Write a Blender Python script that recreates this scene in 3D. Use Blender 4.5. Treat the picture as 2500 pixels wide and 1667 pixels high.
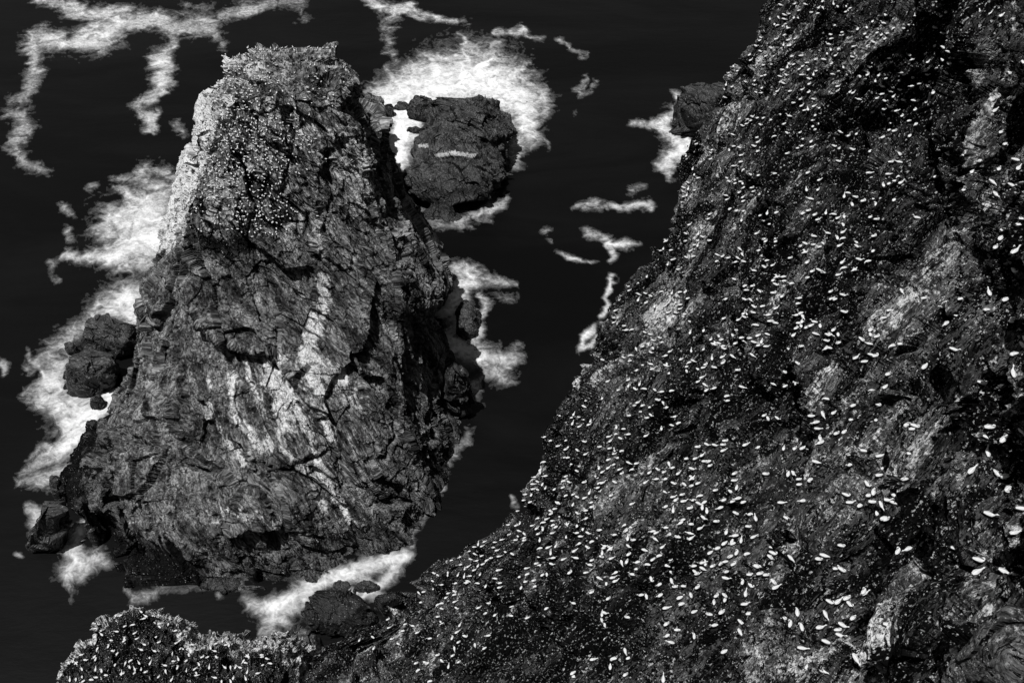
import bpy, math, random
import numpy as np
from mathutils import Vector, Matrix
from mathutils.bvhtree import BVHTree
R = math.radians
scene = bpy.context.scene
for o in list(bpy.data.objects): bpy.data.objects.remove(o)
C = scene.collection
rng = np.random.default_rng(7)

# ------------------------------------------------------------------ camera, sky, sun, exposure
H = 230.0; PITCH = 45.0; LENS = 35.0; F = LENS/36*2500
cam = bpy.data.cameras.new('camera'); cam.lens = LENS; cam.sensor_width = 36
cam.clip_start = 1; cam.clip_end = 20000
co = bpy.data.objects.new('camera', cam); C.objects.link(co)
co.location = (0, 0, H); co.rotation_euler = (R(90-PITCH), 0, 0)
scene.camera = co
SUN = Vector((-0.21, -0.19, 0.96)).normalized()
w = bpy.data.worlds.new('World'); scene.world = w; w.use_nodes = True
nt = w.node_tree; bg = nt.nodes['Background']
sky = nt.nodes.new('ShaderNodeTexSky'); sky.sky_type = 'NISHITA'; sky.sun_disc = False
sky.sun_elevation = math.asin(SUN.z); sky.sun_rotation = math.atan2(SUN.x, SUN.y)
bw = nt.nodes.new('ShaderNodeRGBToBW')          # the photograph is black and white
nt.links.new(sky.outputs[0], bw.inputs[0]); nt.links.new(bw.outputs[0], bg.inputs[0])
bg.inputs[1].default_value = 0.05
sl = bpy.data.lights.new('sun', 'SUN'); sl.energy = 5.0; sl.angle = R(0.5); sl.color = (1, 1, 1)
so = bpy.data.objects.new('sun', sl); C.objects.link(so)
so.rotation_euler = SUN.to_track_quat('Z', 'Y').to_euler(); so.location = (-200, 100, 400)
scene.view_settings.view_transform = 'Standard'; scene.view_settings.look = 'None'
scene.view_settings.gamma = 1; scene.view_settings.exposure = 0.25
scene.render.engine = 'CYCLES'
scene.cycles.max_bounces = 3; scene.cycles.transparent_max_bounces = 16

# ------------------------------------------------------------------ helpers
cp, sp = math.cos(R(PITCH)), math.sin(R(PITCH))
def ray(px, py):
    a = (np.asarray(px, float)-1250)/F; b = -(np.asarray(py, float)-833.5)/F
    d = np.stack([a, cp+b*sp+0*a, -sp+b*cp+0*a], -1)
    return d/np.linalg.norm(d, axis=-1, keepdims=True)
def at(px, py, dist):                            # a point seen at a pixel, a given distance away
    return np.array([0, 0, H]) + ray(px, py)*np.asarray(dist)[..., None]
def onz(px, py, z=0.0):                          # where that ray meets a level plane
    d = ray(px, py); return np.array([0, 0, H]) + d*((H-z)/-d[..., 2])[..., None]
def project(p):
    x = p[..., 0]; y = p[..., 1]; z = p[..., 2]-H
    dep = y*cp - z*sp; up = y*sp + z*cp
    return 1250+F*x/dep, 833.5-F*up/dep, dep
def PD(px, D, z):                                # column, plan distance, height -> point
    dep = D*cp + (H-z)*sp
    return np.array([(px-1250)/F*dep, D, z])

PERM = np.random.default_rng(3).permutation(256).astype(np.int32); PERM = np.concatenate([PERM, PERM, PERM])
G3 = np.random.default_rng(4).normal(size=(256, 3)).astype(np.float32); G3 /= np.linalg.norm(G3, axis=1, keepdims=True)
RT = np.random.default_rng(5).random((256, 8)).astype(np.float32)
def _h(ix, iy, iz): return PERM[PERM[PERM[ix & 255]+(iy & 255)]+(iz & 255)]
def perlin(p, seed=0):
    p = p.astype(np.float32)+np.float32(seed*17.37); i = np.floor(p).astype(np.int32); f = p-i
    u = f*f*f*(f*(f*6-15)+10); out = 0
    for dx in (0, 1):
        wx = u[..., 0] if dx else 1-u[..., 0]
        for dy in (0, 1):
            wy = u[..., 1] if dy else 1-u[..., 1]
            for dz in (0, 1):
                wz = u[..., 2] if dz else 1-u[..., 2]
                g = G3[_h(i[..., 0]+dx, i[..., 1]+dy, i[..., 2]+dz)]
                out = out + wx*wy*wz*(g[..., 0]*(f[..., 0]-dx)+g[..., 1]*(f[..., 1]-dy)+g[..., 2]*(f[..., 2]-dz))
    return out*1.6
def fbm(p, oct=4, seed=0, gain=.5):
    o = 0; a = 1; s = 0
    for k in range(oct): o = o+a*perlin(p*2.03**k, seed+k); s += a; a *= gain
    return o/s
def ridged(p, oct=4, seed=0, gain=.55):
    o = 0; a = 1; s = 0
    for k in range(oct): o = o+a*(1-2*np.abs(perlin(p*2.07**k, seed+k))); s += a; a *= gain
    return o/s
def cells(p, seed=0):                            # fractured blocks: tilted facet height, edge distance
    p = p.astype(np.float32)+np.float32(seed*9.71); b = np.floor(p-.5).astype(np.int32)
    f1 = np.full(p.shape[:-1], 9, np.float32); f2 = f1.copy(); h = np.zeros_like(f1)
    for dx in (0, 1):
        for dy in (0, 1):
            for dz in (0, 1):
                c = b+np.array([dx, dy, dz], np.int32); r = RT[_h(c[..., 0], c[..., 1], c[..., 2])]
                d = p-(c+.5+(r[..., :3]-.5)*.8); dd = (d*d).sum(-1)
                t = (r[..., 3]-.5)+(d*(r[..., 4:7]-.5)).sum(-1)*1.9
                m = dd < f1; f2 = np.where(m, f1, np.minimum(f2, dd)); f1 = np.where(m, dd, f1); h = np.where(m, t, h)
    return h, np.sqrt(f2)-np.sqrt(f1)
def aniso(p, a, s):
    a = np.array(a, float); a /= np.linalg.norm(a); return p+(1/s-1)*(p@a)[..., None]*a
def sm(x, a, b): t = np.clip((x-a)/(b-a), 0, 1); return t*t*(3-2*t)
def gnormal(P, wrap=False):
    if wrap: du = np.roll(P, -1, 1)-np.roll(P, 1, 1)
    else: du = np.gradient(P, axis=1)
    dv = np.gradient(P, axis=0); n = np.cross(du, dv)
    return n/(np.linalg.norm(n, axis=-1, keepdims=True)+1e-9)
def mesh_np(name, V, Q, mat, attrs=None, smooth=False, parent=None):
    V = np.asarray(V, np.float32).reshape(-1, 3); Q = np.asarray(Q, np.int32)
    me = bpy.data.meshes.new(name); k = Q.shape[1]
    me.vertices.add(len(V)); me.vertices.foreach_set('co', V.ravel())
    me.loops.add(Q.size); me.loops.foreach_set('vertex_index', Q.ravel())
    me.polygons.add(len(Q)); me.polygons.foreach_set('loop_start', np.arange(0, Q.size, k, dtype=np.int32))
    me.polygons.foreach_set('use_smooth', np.full(len(Q), smooth))
    for n, a in (attrs or {}).items():
        a = np.asarray(a, np.float32)
        if n == 'strata': me.attributes.new(n, 'FLOAT_VECTOR', 'POINT').data.foreach_set('vector', a.ravel())
        else: me.attributes.new(n, 'FLOAT', 'POINT').data.foreach_set('value', a.ravel())
    me.update(calc_edges=True); me.materials.append(mat)
    o = bpy.data.objects.new(name, me); C.objects.link(o)
    if parent: o.parent = parent
    return o
def extents(P, zmin, step=6, smooth=1):          # left and right outline of a rock against the picture rows
    px, py, dep = project(P); m = P[..., 2] > zmin; x = px[m]; y = py[m]
    lo = math.floor(y.min()/step); n = int(math.ceil(y.max()/step)-lo)+1; k = (y/step-lo).astype(int)
    L = np.full(n, 1e9); Rr = np.full(n, -1e9); np.minimum.at(L, k, x); np.maximum.at(Rr, k, x)
    yc = (np.arange(n)+.5+lo)*step; ok = L < 1e8; yc, L, Rr = yc[ok], L[ok], Rr[ok]
    ker = np.ones(smooth)/smooth; pad = smooth//2
    f = lambda a: np.convolve(np.pad(a, pad, mode='edge'), ker, 'valid')[:len(a)] if smooth > 1 else a
    return px, py, dep, yc, f(L), f(Rr)
def shape_to(P, left, right, zmin=0., smooth=5, edge=None): # widen or narrow each slice of the rock to its surveyed outline
    px, py, dep, yc, L, Rr = extents(P, zmin, 5, smooth)
    l = np.array(left, float); r = np.array(right, float)
    TL = np.interp(yc, l[:, 1], l[:, 0]); TR = np.interp(yc, r[:, 1], r[:, 0])
    Li, Ri, a, b = (np.interp(py, yc, q) for q in (L, Rr, TL, TR))
    t = (px-Li)/np.maximum(Ri-Li, 2); e = .5 if edge is None else edge
    P = P.copy(); P[..., 0] += ((a-Li)*(1-sm(t, 0, e))+(b-Ri)*sm(t, 1-e, 1))*dep/F; return P
def fit_top(P, ytop):                            # settle the height so that the summit reaches its surveyed row
    P = P.copy()
    for _ in range(4):
        px, py, dep = project(P); m = P[..., 2] > 3; k = np.argmin(np.where(m, py, 1e9)); z = P.reshape(-1, 3)[k]
        sl = math.hypot(z[1], H-z[2]); dz = (py.ravel()[k]-ytop)*sl/F/(z[1]/sl)
        P[..., 2] = np.where(P[..., 2] > 0, P[..., 2]*(1+dz/max(z[2], 5)), P[..., 2])
    return P
def grid_quads(r, c, wrap=False):
    i = np.arange(r*c).reshape(r, c)
    if wrap: i = np.concatenate([i, i[:, :1]], 1)
    return np.stack([i[:-1, :-1], i[:-1, 1:], i[1:, 1:], i[1:, :-1]], -1).reshape(-1, 4)
def tag(o, label=None, cat=None, group=None, kind=None):
    for k, v in (('label', label), ('category', cat), ('group', group), ('kind', kind)):
        if v: o[k] = v
    return o

# ------------------------------------------------------------------ materials
def node(nt, t, **kw):
    n = nt.nodes.new(t)
    for k, v in kw.items(): setattr(n, k, v)
    return n
def mathn(nt, op, a, b=None, c=None, clamp=False):
    n = nt.nodes.new('ShaderNodeMath'); n.operation = op; n.use_clamp = clamp
    for i, v in enumerate((a, b, c)):
        if v is None: continue
        if isinstance(v, (int, float)): n.inputs[i].default_value = v
        else: nt.links.new(v, n.inputs[i])
    return n.outputs[0]
def noise(nt, vec, scale, detail=6, rough=.6, dist=0):
    n = nt.nodes.new('ShaderNodeTexNoise'); n.inputs['Scale'].default_value = scale; n.inputs['Detail'].default_value = detail
    n.inputs['Roughness'].default_value = rough; n.inputs['Distortion'].default_value = dist
    nt.links.new(vec, n.inputs['Vector']); return n.outputs[0]
def remap(nt, v, a, b, c=0., d=1.):
    n = nt.nodes.new('ShaderNodeMapRange'); n.interpolation_type = 'SMOOTHSTEP'
    for i, x in enumerate((v, a, b, c, d)):
        if isinstance(x, (int, float)): n.inputs[i].default_value = x
        else: nt.links.new(x, n.inputs[i])
    return n.outputs[0]
def mixf(nt, f, a, b):
    n = nt.nodes.new('ShaderNodeMix'); n.data_type = 'FLOAT'
    for i, x in ((0, f), (2, a), (3, b)):
        if isinstance(x, (int, float)): n.inputs[i].default_value = x
        else: nt.links.new(x, n.inputs[i])
    return n.outputs[0]
def new_mat(name):
    m = bpy.data.materials.new(name); m.use_nodes = True; nt = m.node_tree
    return m, nt, nt.nodes['Principled BSDF']
def rock_mat(name, base, pale, dark, sc, chips=.0, grit=1., att=1., bump=.5, spec=.0, rough=.85):
    """stone with vein and lichen mottling; attributes pale (guano, bare stone, painted lit rims) and soil (dark peat, moss and painted shade)"""
    m, nt, b = new_mat(name)
    tc = node(nt, 'ShaderNodeTexCoord').outputs['Object']
    st = node(nt, 'ShaderNodeAttribute', attribute_name='strata').outputs['Vector']
    n1 = noise(nt, st, .30*sc, 9, .68, .1); n2 = noise(nt, st, 1.9*sc, 6, .7, .1); n3 = noise(nt, tc, 1.1*sc, 8, .75)
    n4 = noise(nt, tc, 2.6*sc, 4, .7)
    ap = node(nt, 'ShaderNodeAttribute', attribute_name='pale').outputs['Fac']
    ap = mathn(nt, 'ADD', mathn(nt, 'MULTIPLY', ap, att), .2*(1-att))
    asl = node(nt, 'ShaderNodeAttribute', attribute_name='soil_shade').outputs['Fac']
    asl = mathn(nt, 'ADD', mathn(nt, 'MULTIPLY', asl, att), .5*(1-att))
    v = remap(nt, n1, .36, .68, base*.22, base*2.3)
    v = mathn(nt, 'MULTIPLY', v, remap(nt, n2, .36, .64, .3, 1.9))
    pf = mathn(nt, 'ADD', ap, mathn(nt, 'MULTIPLY', mathn(nt, 'SUBTRACT', n3, .5), 1.6*grit))
    pf = mathn(nt, 'ADD', pf, mathn(nt, 'MULTIPLY', mathn(nt, 'SUBTRACT', n2, .5), 1.3*grit))
    v = mixf(nt, remap(nt, pf, .45, .85), v, pale)
    sf = mathn(nt, 'ADD', asl, mathn(nt, 'MULTIPLY', mathn(nt, 'SUBTRACT', n2, .5), 2.4*grit))
    sf = mathn(nt, 'ADD', sf, mathn(nt, 'MULTIPLY', mathn(nt, 'SUBTRACT', n1, .5), 1.4))
    v = mixf(nt, remap(nt, sf, .44, .60), v, dark)
    # grit and pale chips lying on soil and stone, dark fissures along the grain
    chip = remap(nt, mathn(nt, 'ADD', n4, mathn(nt, 'MULTIPLY', n2, 1.)), 1.2-chips, 1.27-chips)
    v = mixf(nt, mathn(nt, 'MULTIPLY', chip, .75), v, pale*.8)
    fis = mathn(nt, 'ABSOLUTE', mathn(nt, 'SUBTRACT', noise(nt, st, .55*sc, 5, .6, .0), .5))
    fis = mathn(nt, 'MINIMUM', fis, mathn(nt, 'ABSOLUTE', mathn(nt, 'SUBTRACT', noise(nt, st, 1.3*sc, 4, .6, .0), .5)))
    v = mathn(nt, 'MULTIPLY', v, remap(nt, fis, .0, .022, .18, 1.))
    cc = node(nt, 'ShaderNodeCombineColor')
    for i in range(3): nt.links.new(v, cc.inputs[i])
    nt.links.new(cc.outputs[0], b.inputs['Base Color'])
    b.inputs['Roughness'].default_value = rough; b.inputs['Specular IOR Level'].default_value = spec
    bm = node(nt, 'ShaderNodeBump'); bm.inputs['Strength'].default_value = bump; bm.inputs['Distance'].default_value = .6/sc
    hh = mathn(nt, 'ADD', mathn(nt, 'MULTIPLY', n2, 1.), n3)
    nt.links.new(hh, bm.inputs['Height']); nt.links.new(bm.outputs[0], b.inputs['Normal'])
    return m
def plain(name, v, rough=.6, spec=.2):
    m, nt, b = new_mat(name); b.inputs['Base Color'].default_value = (v, v, v, 1)
    b.inputs['Roughness'].default_value = rough; b.inputs['Specular IOR Level'].default_value = spec
    return m
M_STACK = rock_mat('stack_rock', .075, .5, .006, .8, .02, .62, 1., .5)
M_CLIFF = rock_mat('cliff_rock', .08, .62, .004, 1.5, .085, 1.6, .85, .9)
M_WET = rock_mat('wet_rock', .022, .42, .006, 1.0, .03, 1., 1., .5, spec=.3, rough=.5)

# ------------------------------------------------------------------ sea
def make_sea():
    m, nt, b = new_mat('sea_water')
    b.inputs['Base Color'].default_value = (.003, .003, .003, 1); b.inputs['Roughness'].default_value = .38
    b.inputs['Specular IOR Level'].default_value = .15
    tc = node(nt, 'ShaderNodeTexCoord').outputs['Object']
    mp = node(nt, 'ShaderNodeMapping'); mp.inputs['Scale'].default_value = (.35, 1, 1); nt.links.new(tc, mp.inputs[0])
    n = noise(nt, mp.outputs[0], .25, 8, .65, .3)
    tone = remap(nt, noise(nt, mp.outputs[0], .022, 8, .62, 1.2), .35, .7, .0003, .0022)
    cc = node(nt, 'ShaderNodeCombineColor'); [nt.links.new(tone, cc.inputs[i]) for i in range(3)]
    nt.links.new(cc.outputs[0], b.inputs['Base Color'])
    bm = node(nt, 'ShaderNodeBump'); bm.inputs['Strength'].default_value = .1; bm.inputs['Distance'].default_value = 1.
    nt.links.new(n, bm.inputs['Height']); nt.links.new(bm.outputs[0], b.inputs['Normal'])
    o = mesh_np('sea', [(-6000, -3000, 0), (6000, -3000, 0), (6000, 12000, 0), (-6000, 12000, 0)], [(0, 1, 2, 3)], m)
    return tag(o, kind='structure')
make_sea()

# ------------------------------------------------------------------ lofted rocks (plan outlines at rising heights)
def ring_resample(pts, z, n, k=1.0):
    P = np.array([PD(px, D, z) for px, D in pts]); c = (P.max(0)+P.min(0))/2; s = np.ptp(P, axis=0)/2
    th = np.arctan2((P[:, 1]-c[1])/s[1], (P[:, 0]-c[0])/s[0]); o = np.argsort(th); th = th[o]; P = P[o]
    th3 = np.concatenate([th-2*np.pi, th, th+2*np.pi]); P3 = np.concatenate([P, P, P])
    return np.stack([np.interp(n, th3, P3[:, j]) for j in range(3)], -1)
def spline_rows(K, zk, z):                        # smooth interpolation of control rows
    out = np.empty((len(z),)+K.shape[1:])
    m = np.gradient(K, zk, axis=0)
    j = np.clip(np.searchsorted(zk, z)-1, 0, len(zk)-2)
    h = (zk[j+1]-zk[j]); t = (z-zk[j])/h
    t = t[:, None, None]; h = h[:, None, None]
    return (2*t**3-3*t**2+1)*K[j]+(t**3-2*t**2+t)*h*m[j]+(-2*t**3+3*t**2)*K[j+1]+(t**3-t**2)*h*m[j+1]
def loft(rings, NU, NV, cap_z, cap_rows=40, blur=0):
    nb = int(NU*.2); nf = NU-nb                   # most columns on the side that faces the cliffs
    th = np.concatenate([np.linspace(-np.pi*1.12, np.pi*.12+np.pi*.06, nf, endpoint=False), np.linspace(np.pi*.18, np.pi*.88, nb, endpoint=False)])
    th = (th+np.pi) % (2*np.pi)-np.pi
    zk = np.array([r[0] for r in rings], float)
    K = np.stack([ring_resample(r[1], r[0], th) for r in rings])
    if blur:
        for _ in range(blur): K = (np.roll(K, 1, 1)+K*2+np.roll(K, -1, 1))/4
    z = np.linspace(zk[0], zk[-1], NV); P = spline_rows(K, zk, z)
    top = P[-1]; c = top.mean(0)
    caps = []
    for k in range(1, cap_rows+1):
        t = k/cap_rows; q = top*(1-t)+c*t; q[:, 2] = zk[-1]+(cap_z-zk[-1])*math.sin(t*math.pi/2); caps.append(q)
    return np.concatenate([P, np.array(caps)])

stack_rings = [
 (-8, [(285,143),(450,134),(620,135),(760,141),(900,149),(1020,161),(1095,178),(1165,197),(1165,214),(1090,236),(1100,257),(1060,283),(1015,306),(950,340),(900,370),(760,400),(600,395),(480,370),(420,320),(385,287),(365,265),(335,242),(320,225),(295,207),(255,187),(235,170)]),
 (0, [(300,146),(450,139),(620,140),(760,145),(900,153),(1010,165),(1075,180),(1135,198),(1140,212),(1065,235),(1080,255),(1040,280),(1000,303),(940,335),(900,362),(760,392),(600,388),(490,362),(430,316),(400,285),(385,265),(350,240),(340,225),(310,205),(265,187),(250,170)]),
 (22, [(285,151),(430,145),(620,146),(770,151),(920,160),(1005,172),(1075,186),(1100,202),(1062,222),(1060,252),(1010,283),(960,313),(918,343),(800,365),(620,360),(510,335),(445,305),(405,275),(372,247),(345,226),(312,203),(278,178)]),
 (40, [(335,180),(430,166),(610,162),(760,163),(890,168),(985,180),(1035,195),(1030,220),(1025,250),(970,280),(925,312),(900,325),(790,342),(620,336),(505,312),(440,285),(408,257),(375,235),(342,215),(336,197)]),
 (56, [(388,198),(450,183),(600,178),(760,178),(885,183),(965,192),(1000,204),(1008,222),(985,248),(940,275),(885,298),(780,312),(620,308),(505,290),(448,267),(418,243),(405,222),(394,209)]),
 (80, [(430,204),(500,197),(640,194),(780,196),(900,202),(945,212),(925,230),(888,252),(850,262),(780,270),(640,268),(545,260),(484,244),(448,226),(430,213)]),
 (100, [(480,210),(560,205),(680,204),(800,206),(868,210),(872,221),(832,238),(760,242),(660,243),(570,240),(527,232),(498,219)]),
 (108, [(538,212),(620,210),(700,210),(780,210),(840,212),(846,218),(800,220.5),(700,220),(600,220.5),(552,218)]),
]
def face_noise(P, n, adir, amp, seed, scales=(17, 7, 2.6), st=3.4, fine=.35, am=(2.3, 1.2, .45), gr=.12):
    q = aniso(P, adir, st); wrp = np.stack([fbm(P/11, 2, seed+40+i) for i in range(3)], -1)*1.5
    q = q+wrp
    d = 0; edge = 0
    for i, (s, a) in enumerate(zip(scales, am)):
        h, e = cells(q/s, seed+i); d = d+a*h*amp-(gr*a)*(1-sm(e, 0, .05))*amp
        edge = np.maximum(edge, (1-sm(e, 0, .035))*(.9, .7, .3)[i]*sm(fbm(P/11, 2, seed+30+i), -.1, .25))
    d = d+fine*amp*ridged(q/1.6, 3, seed+9)+fine*.6*amp*fbm(P/.9, 3, seed+12, .6)
    return d, edge
STACK_L = [(600,96),(548,115),(535,150),(520,180),(490,240),(465,310),(445,380),(425,460),(405,530),(394,590),(378,636),(354,690),(338,725),(342,760),(338,800),(325,850),(312,900),(300,950),(262,1010),(235,1022),(200,1080),(180,1130),(172,1185),(200,1235),(240,1255),(275,1290),(302,1330),(305,1400),(340,1446)]
STACK_R = [(800,96),(842,112),(860,150),(868,222),(900,228),(925,242),(938,290),(946,370),(965,410),(1010,490),(1058,590),(1085,640),(1098,690),(1088,722),(1042,750),(1048,785),(1072,840),(1082,890),(1110,960),(1112,1020),(1105,1080),(1085,1130),(1080,1180),(1050,1230),(1000,1290),(975,1325),(850,1352),(740,1400),(620,1442)]
def build_stack():
    P = loft(stack_rings, 1500, 760, 108.6, 30, 3)
    n = -gnormal(P, True)
    if (n[:300, :, :2]*(P[:300, :, :2]-P[:300].mean((0, 1))[:2])).sum() < 0: n = -n
    px, py, _ = project(P)
    hb, eb = cells(aniso(P+np.stack([fbm(P/20, 2, 7+i) for i in range(3)], -1)*3, (.3, -.3, -.9), 2.2)/15, 77)
    big = 2.0*fbm(P/34, 2, 2)-1.0+3.0*hb
    crease = np.interp(py, [110, 230, 330, 480, 640, 760, 900], [862, 874, 905, 955, 1005, 1010, 1030])
    big -= 4.0*sm(px-crease, -4, 60)*sm(py, 190, 260)*(1-sm(py, 740, 860))
    lc = np.interp(py, [110, 200, 300, 400, 560, 640], [560, 530, 500, 462, 425, 400])
    big -= 2.2*sm(lc-px, 0, 14)*(1-sm(py, 600, 660))
    # the overhanging brow across the middle of the face, the ledge low on the left and clefts
    prof = np.interp(px, [330, 420, 520, 620, 700, 745, 800], [560, 640, 800, 850, 835, 760, 600])
    brow = np.exp(-np.clip(prof-py, 0, None)/110)*sm(prof-py, -4, 14)*sm(px, 430, 540)*(1-sm(px, 620, 740))
    big += 5.0*brow*(1-0*py)
    led = sm(py-1262-4*np.sin(px/40), -6, 20)*(px > 285)*(px < 610)*(1-sm(px, 560, 620)); big += 1.6*led
    P = shape_to(P+n*big[..., None], STACK_L, STACK_R, 1., 9, .25); px, py, _ = project(P)
    def line(pts, wd):
        d = np.full(px.shape, 1e9)
        for (x0, y0), (x1, y1) in zip(pts[:-1], pts[1:]):
            vx, vy = x1-x0, y1-y0; t = np.clip(((px-x0)*vx+(py-y0)*vy)/(vx*vx+vy*vy), 0, 1)
            d = np.minimum(d, np.hypot(px-x0-t*vx, py-y0-t*vy))
        return np.exp(-(d/wd)**2)
    px0, py0 = px, py; px = px+34*fbm(P/9, 4, 70, .6); py = py+34*fbm(P/9, 4, 75, .6)
    cl = 0
    for pts, wd, a in [(((535,190),(530,260),(520,330)), 9, 4), (((700,210),(705,300),(690,420)), 7, 3), (((795,330),(800,420),(790,560),(770,620)), 9, 4),
                       (((640,240),(680,330),(700,360)), 7, 3), (((878,225),(905,330),(960,480),(1005,640)), 9, 2), (((262,1010),(252,1120),(272,1240)), 14, 9), (((480,1130),(560,1180),(700,1120),(820,1090)), 7, 2.5),
                       (((330,1075),(470,1130),(600,1190),(700,1290)), 6, 2), (((660,1300),(700,1380),(720,1420)), 16, 5), (((250,1000),(300,1060),(400,1090)), 5, 2),
                       (((985,640),(1010,760),(1000,860)), 9, 3), (((920,900),(960,1000),(930,1100)), 7, 2), (((560,660),(600,700)), 12, 3),
                       (((1050,900),(1060,1050),(1000,1180)), 9, 3), (((790,1000),(830,1100),(840,1250)), 6, 1.5)]:
        cl = cl+a*line(pts, wd)
    P[..., 2] += sm(P[..., 2], 104, 110)*(2.2*fbm(P/4, 3, 199)-.6)*.55
    n2 = gnormal(P, True); n2 *= np.sign((n2*n).sum(-1, keepdims=True)+1e-6)
    P = P-n2*(cl*np.clip(.45+1.6*fbm(P/8, 2, 78), 0, 1))[..., None]*.9
    d, e = face_noise(P, n2, (.45, -.2, -.85), 1.0, 5)
    str_ = aniso(P, (.42, -.2, -.85), 4.5)+np.stack([fbm(P/12, 2, 170+i) for i in range(3)], -1)*1.2
    spc = np.maximum(np.linalg.norm(np.gradient(P, axis=0), axis=-1), np.linalg.norm(np.gradient(P, axis=1), axis=-1)); ld = 1-.9*sm(spc, .5, 1.3)
    # upper part rougher, cut by small ledges
    up = sm(P[..., 2], 55, 80)
    d2, e2 = face_noise(P, n2, (.6, -.1, -.7), .55, 25, (5, 2.4, 1.1), 2.2, .5)
    P = P+n2*((d*(.4+.6*ld)+ld*(.35+.65*up)*d2+ld*.6*ridged(str_/8, 2, 181, .5)+.50*ld*ridged(str_/2.4, 4, 180, .6)-.3)[..., None])
    P = fit_top(P, 101)
    # paler streaks fanning down the face
    pale = 0; keep = px, py; brk = np.clip(.72+1.3*fbm(str_/3, 3, 280, .6), .15, 1.1); px = px0+10*fbm(P/5, 3, 270, .6); py = py0
    for pts, wd, a in [(((790,640),(775,740),(745,850),(830,900)), 24, .95), (((770,540),(790,640)), 12, .5), (((690,840),(660,900),(700,1030)), 22, .95), (((640,830),(670,960),(690,1080)), 14, .7),
                       (((560,850),(575,1000),(640,1080)), 9, .8), (((500,900),(520,1010),(600,1120)), 8, .75), (((740,830),(780,960),(800,1050)), 13, .9),
                       (((700,930),(760,1070),(810,1200),(860,1270)), 12, .8), (((690,1080),(760,1150),(800,1270)), 9, .75), (((830,640),(820,760)), 20, .35),
                       (((870,520),(940,560),(960,640)), 45, .3), (((850,1050),(880,1150)), 7, .5), (((460,1190),(560,1230),(680,1270)), 14, .35),
                       (((300,1270),(380,1266),(440,1276),(560,1266)), 6, .5), (((810,180),(790,240),(850,330)), 40, .3), (((760,420),(830,430),(850,560)), 40, .3),
                       (((600,860),(625,960),(660,1080)), 7, .5), (((1010,940),(920,955)), 12, .4), (((850,960),(900,1000),(980,1010)), 22, .2)]:
        pale = np.maximum(pale, a*line(pts, wd)*brk)
    px, py = keep
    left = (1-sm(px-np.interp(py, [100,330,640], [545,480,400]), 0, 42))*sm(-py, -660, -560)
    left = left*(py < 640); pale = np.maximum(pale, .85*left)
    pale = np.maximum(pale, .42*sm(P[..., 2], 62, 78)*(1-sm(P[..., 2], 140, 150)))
    pale = np.maximum(pale, .75*sm(P[..., 2], 104, 110))  # sunlit top rim painted in as a paler colour
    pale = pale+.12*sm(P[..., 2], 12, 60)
    fan = sm(py, 820, 900)*(1-sm(py, 1250, 1330))*sm(px, 480, 560)*(1-sm(px, 860, 960))
    stq = aniso(P, (.22, -.45, -.8), 14)
    pale = pale+.6*fan*ridged(stq/1.7, 3, 90)*.9
    pale = pale*(1-.75*np.clip(e, 0, 1))
    soil_shade = 0
    for pts, wd, a in [(((600,550),(670,480),(640,420)), 60, .8), (((560,580),(480,540)), 40, .6), (((620,300),(560,360),(500,470)), 45, .55), (((560,130),(600,180)), 30, .4),
                       (((690,380),(730,450)), 34, .5), (((440,480),(400,560)), 26, .45)]:
        soil_shade = np.maximum(soil_shade, a*line(pts, wd))
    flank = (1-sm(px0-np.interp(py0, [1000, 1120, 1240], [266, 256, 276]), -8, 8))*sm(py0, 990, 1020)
    soil_shade = soil_shade+.2*flank; pale = pale-.4*flank
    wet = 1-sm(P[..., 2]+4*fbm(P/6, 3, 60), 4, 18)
    right = sm(px-np.interp(py, [200, 470, 640, 900, 1300], [880, 985, 1030, 1090, 1010]), -30, 25)*sm(py, 180, 230)  # shade of the right flank, painted into the colour below
    soil_shade = soil_shade+.38*wet+.10*right-.5*left-.4*sm(P[..., 2], 102, 106)+.12*sm(py, 1150, 1400)+.16*(1-sm(px, 380, 560))*sm(py, 850, 1000)+.45*e+.60*fbm(P/13, 4, 190, .6)+.10*(1-sm(px, 420, 560))*sm(py, 640, 760)-.06  # colour also darkens downwards and to the lower left
    pale = pale+.35*fbm(P/10, 4, 195, .6)
    o = mesh_np('sea_stack', P, grid_quads(P.shape[0], P.shape[1], True), M_STACK, {'pale': pale, 'soil_shade': soil_shade, 'strata': str_})
    return tag(o, 'tall pale flat-topped sea stack rising from white surf, gannets over its upper face', 'sea stack')
stack = build_stack()

# ------------------------------------------------------------------ cliff slope on the right and headland below
def rbf(pts, vals, q, smooth=1e-3):
    pts = np.array(pts, float)/1000; q = q/1000; vals = np.array(vals, float)
    def k(r): return np.where(r > 0, r*r*np.log(r+1e-12), 0)
    n = len(pts); A = k(np.linalg.norm(pts[:, None]-pts[None], axis=-1))+smooth*np.eye(n)
    Pm = np.c_[np.ones(n), pts]; M = np.block([[A, Pm], [Pm.T, np.zeros((3, 3))]])
    s = np.linalg.solve(M, np.r_[vals, 0, 0, 0]); sh = q.shape[:-1]; q = q.reshape(-1, 2); out = np.empty(len(q))
    for i in range(0, len(q), 100000):
        c = q[i:i+100000]; out[i:i+100000] = k(np.linalg.norm(c[:, None]-pts[None], axis=-1))@s[:n]+np.c_[np.ones(len(c)), c]@s[n:]
    return out.reshape(sh)
def poly_sample(pts, n, sc=1.063):
    p = np.array(pts, float)*sc; L = np.r_[0, np.cumsum(np.linalg.norm(np.diff(p, axis=0), axis=1))]
    t = np.linspace(0, L[-1], n); return np.stack([np.interp(t, L, p[:, 0]), np.interp(t, L, p[:, 1])], -1), L
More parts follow.
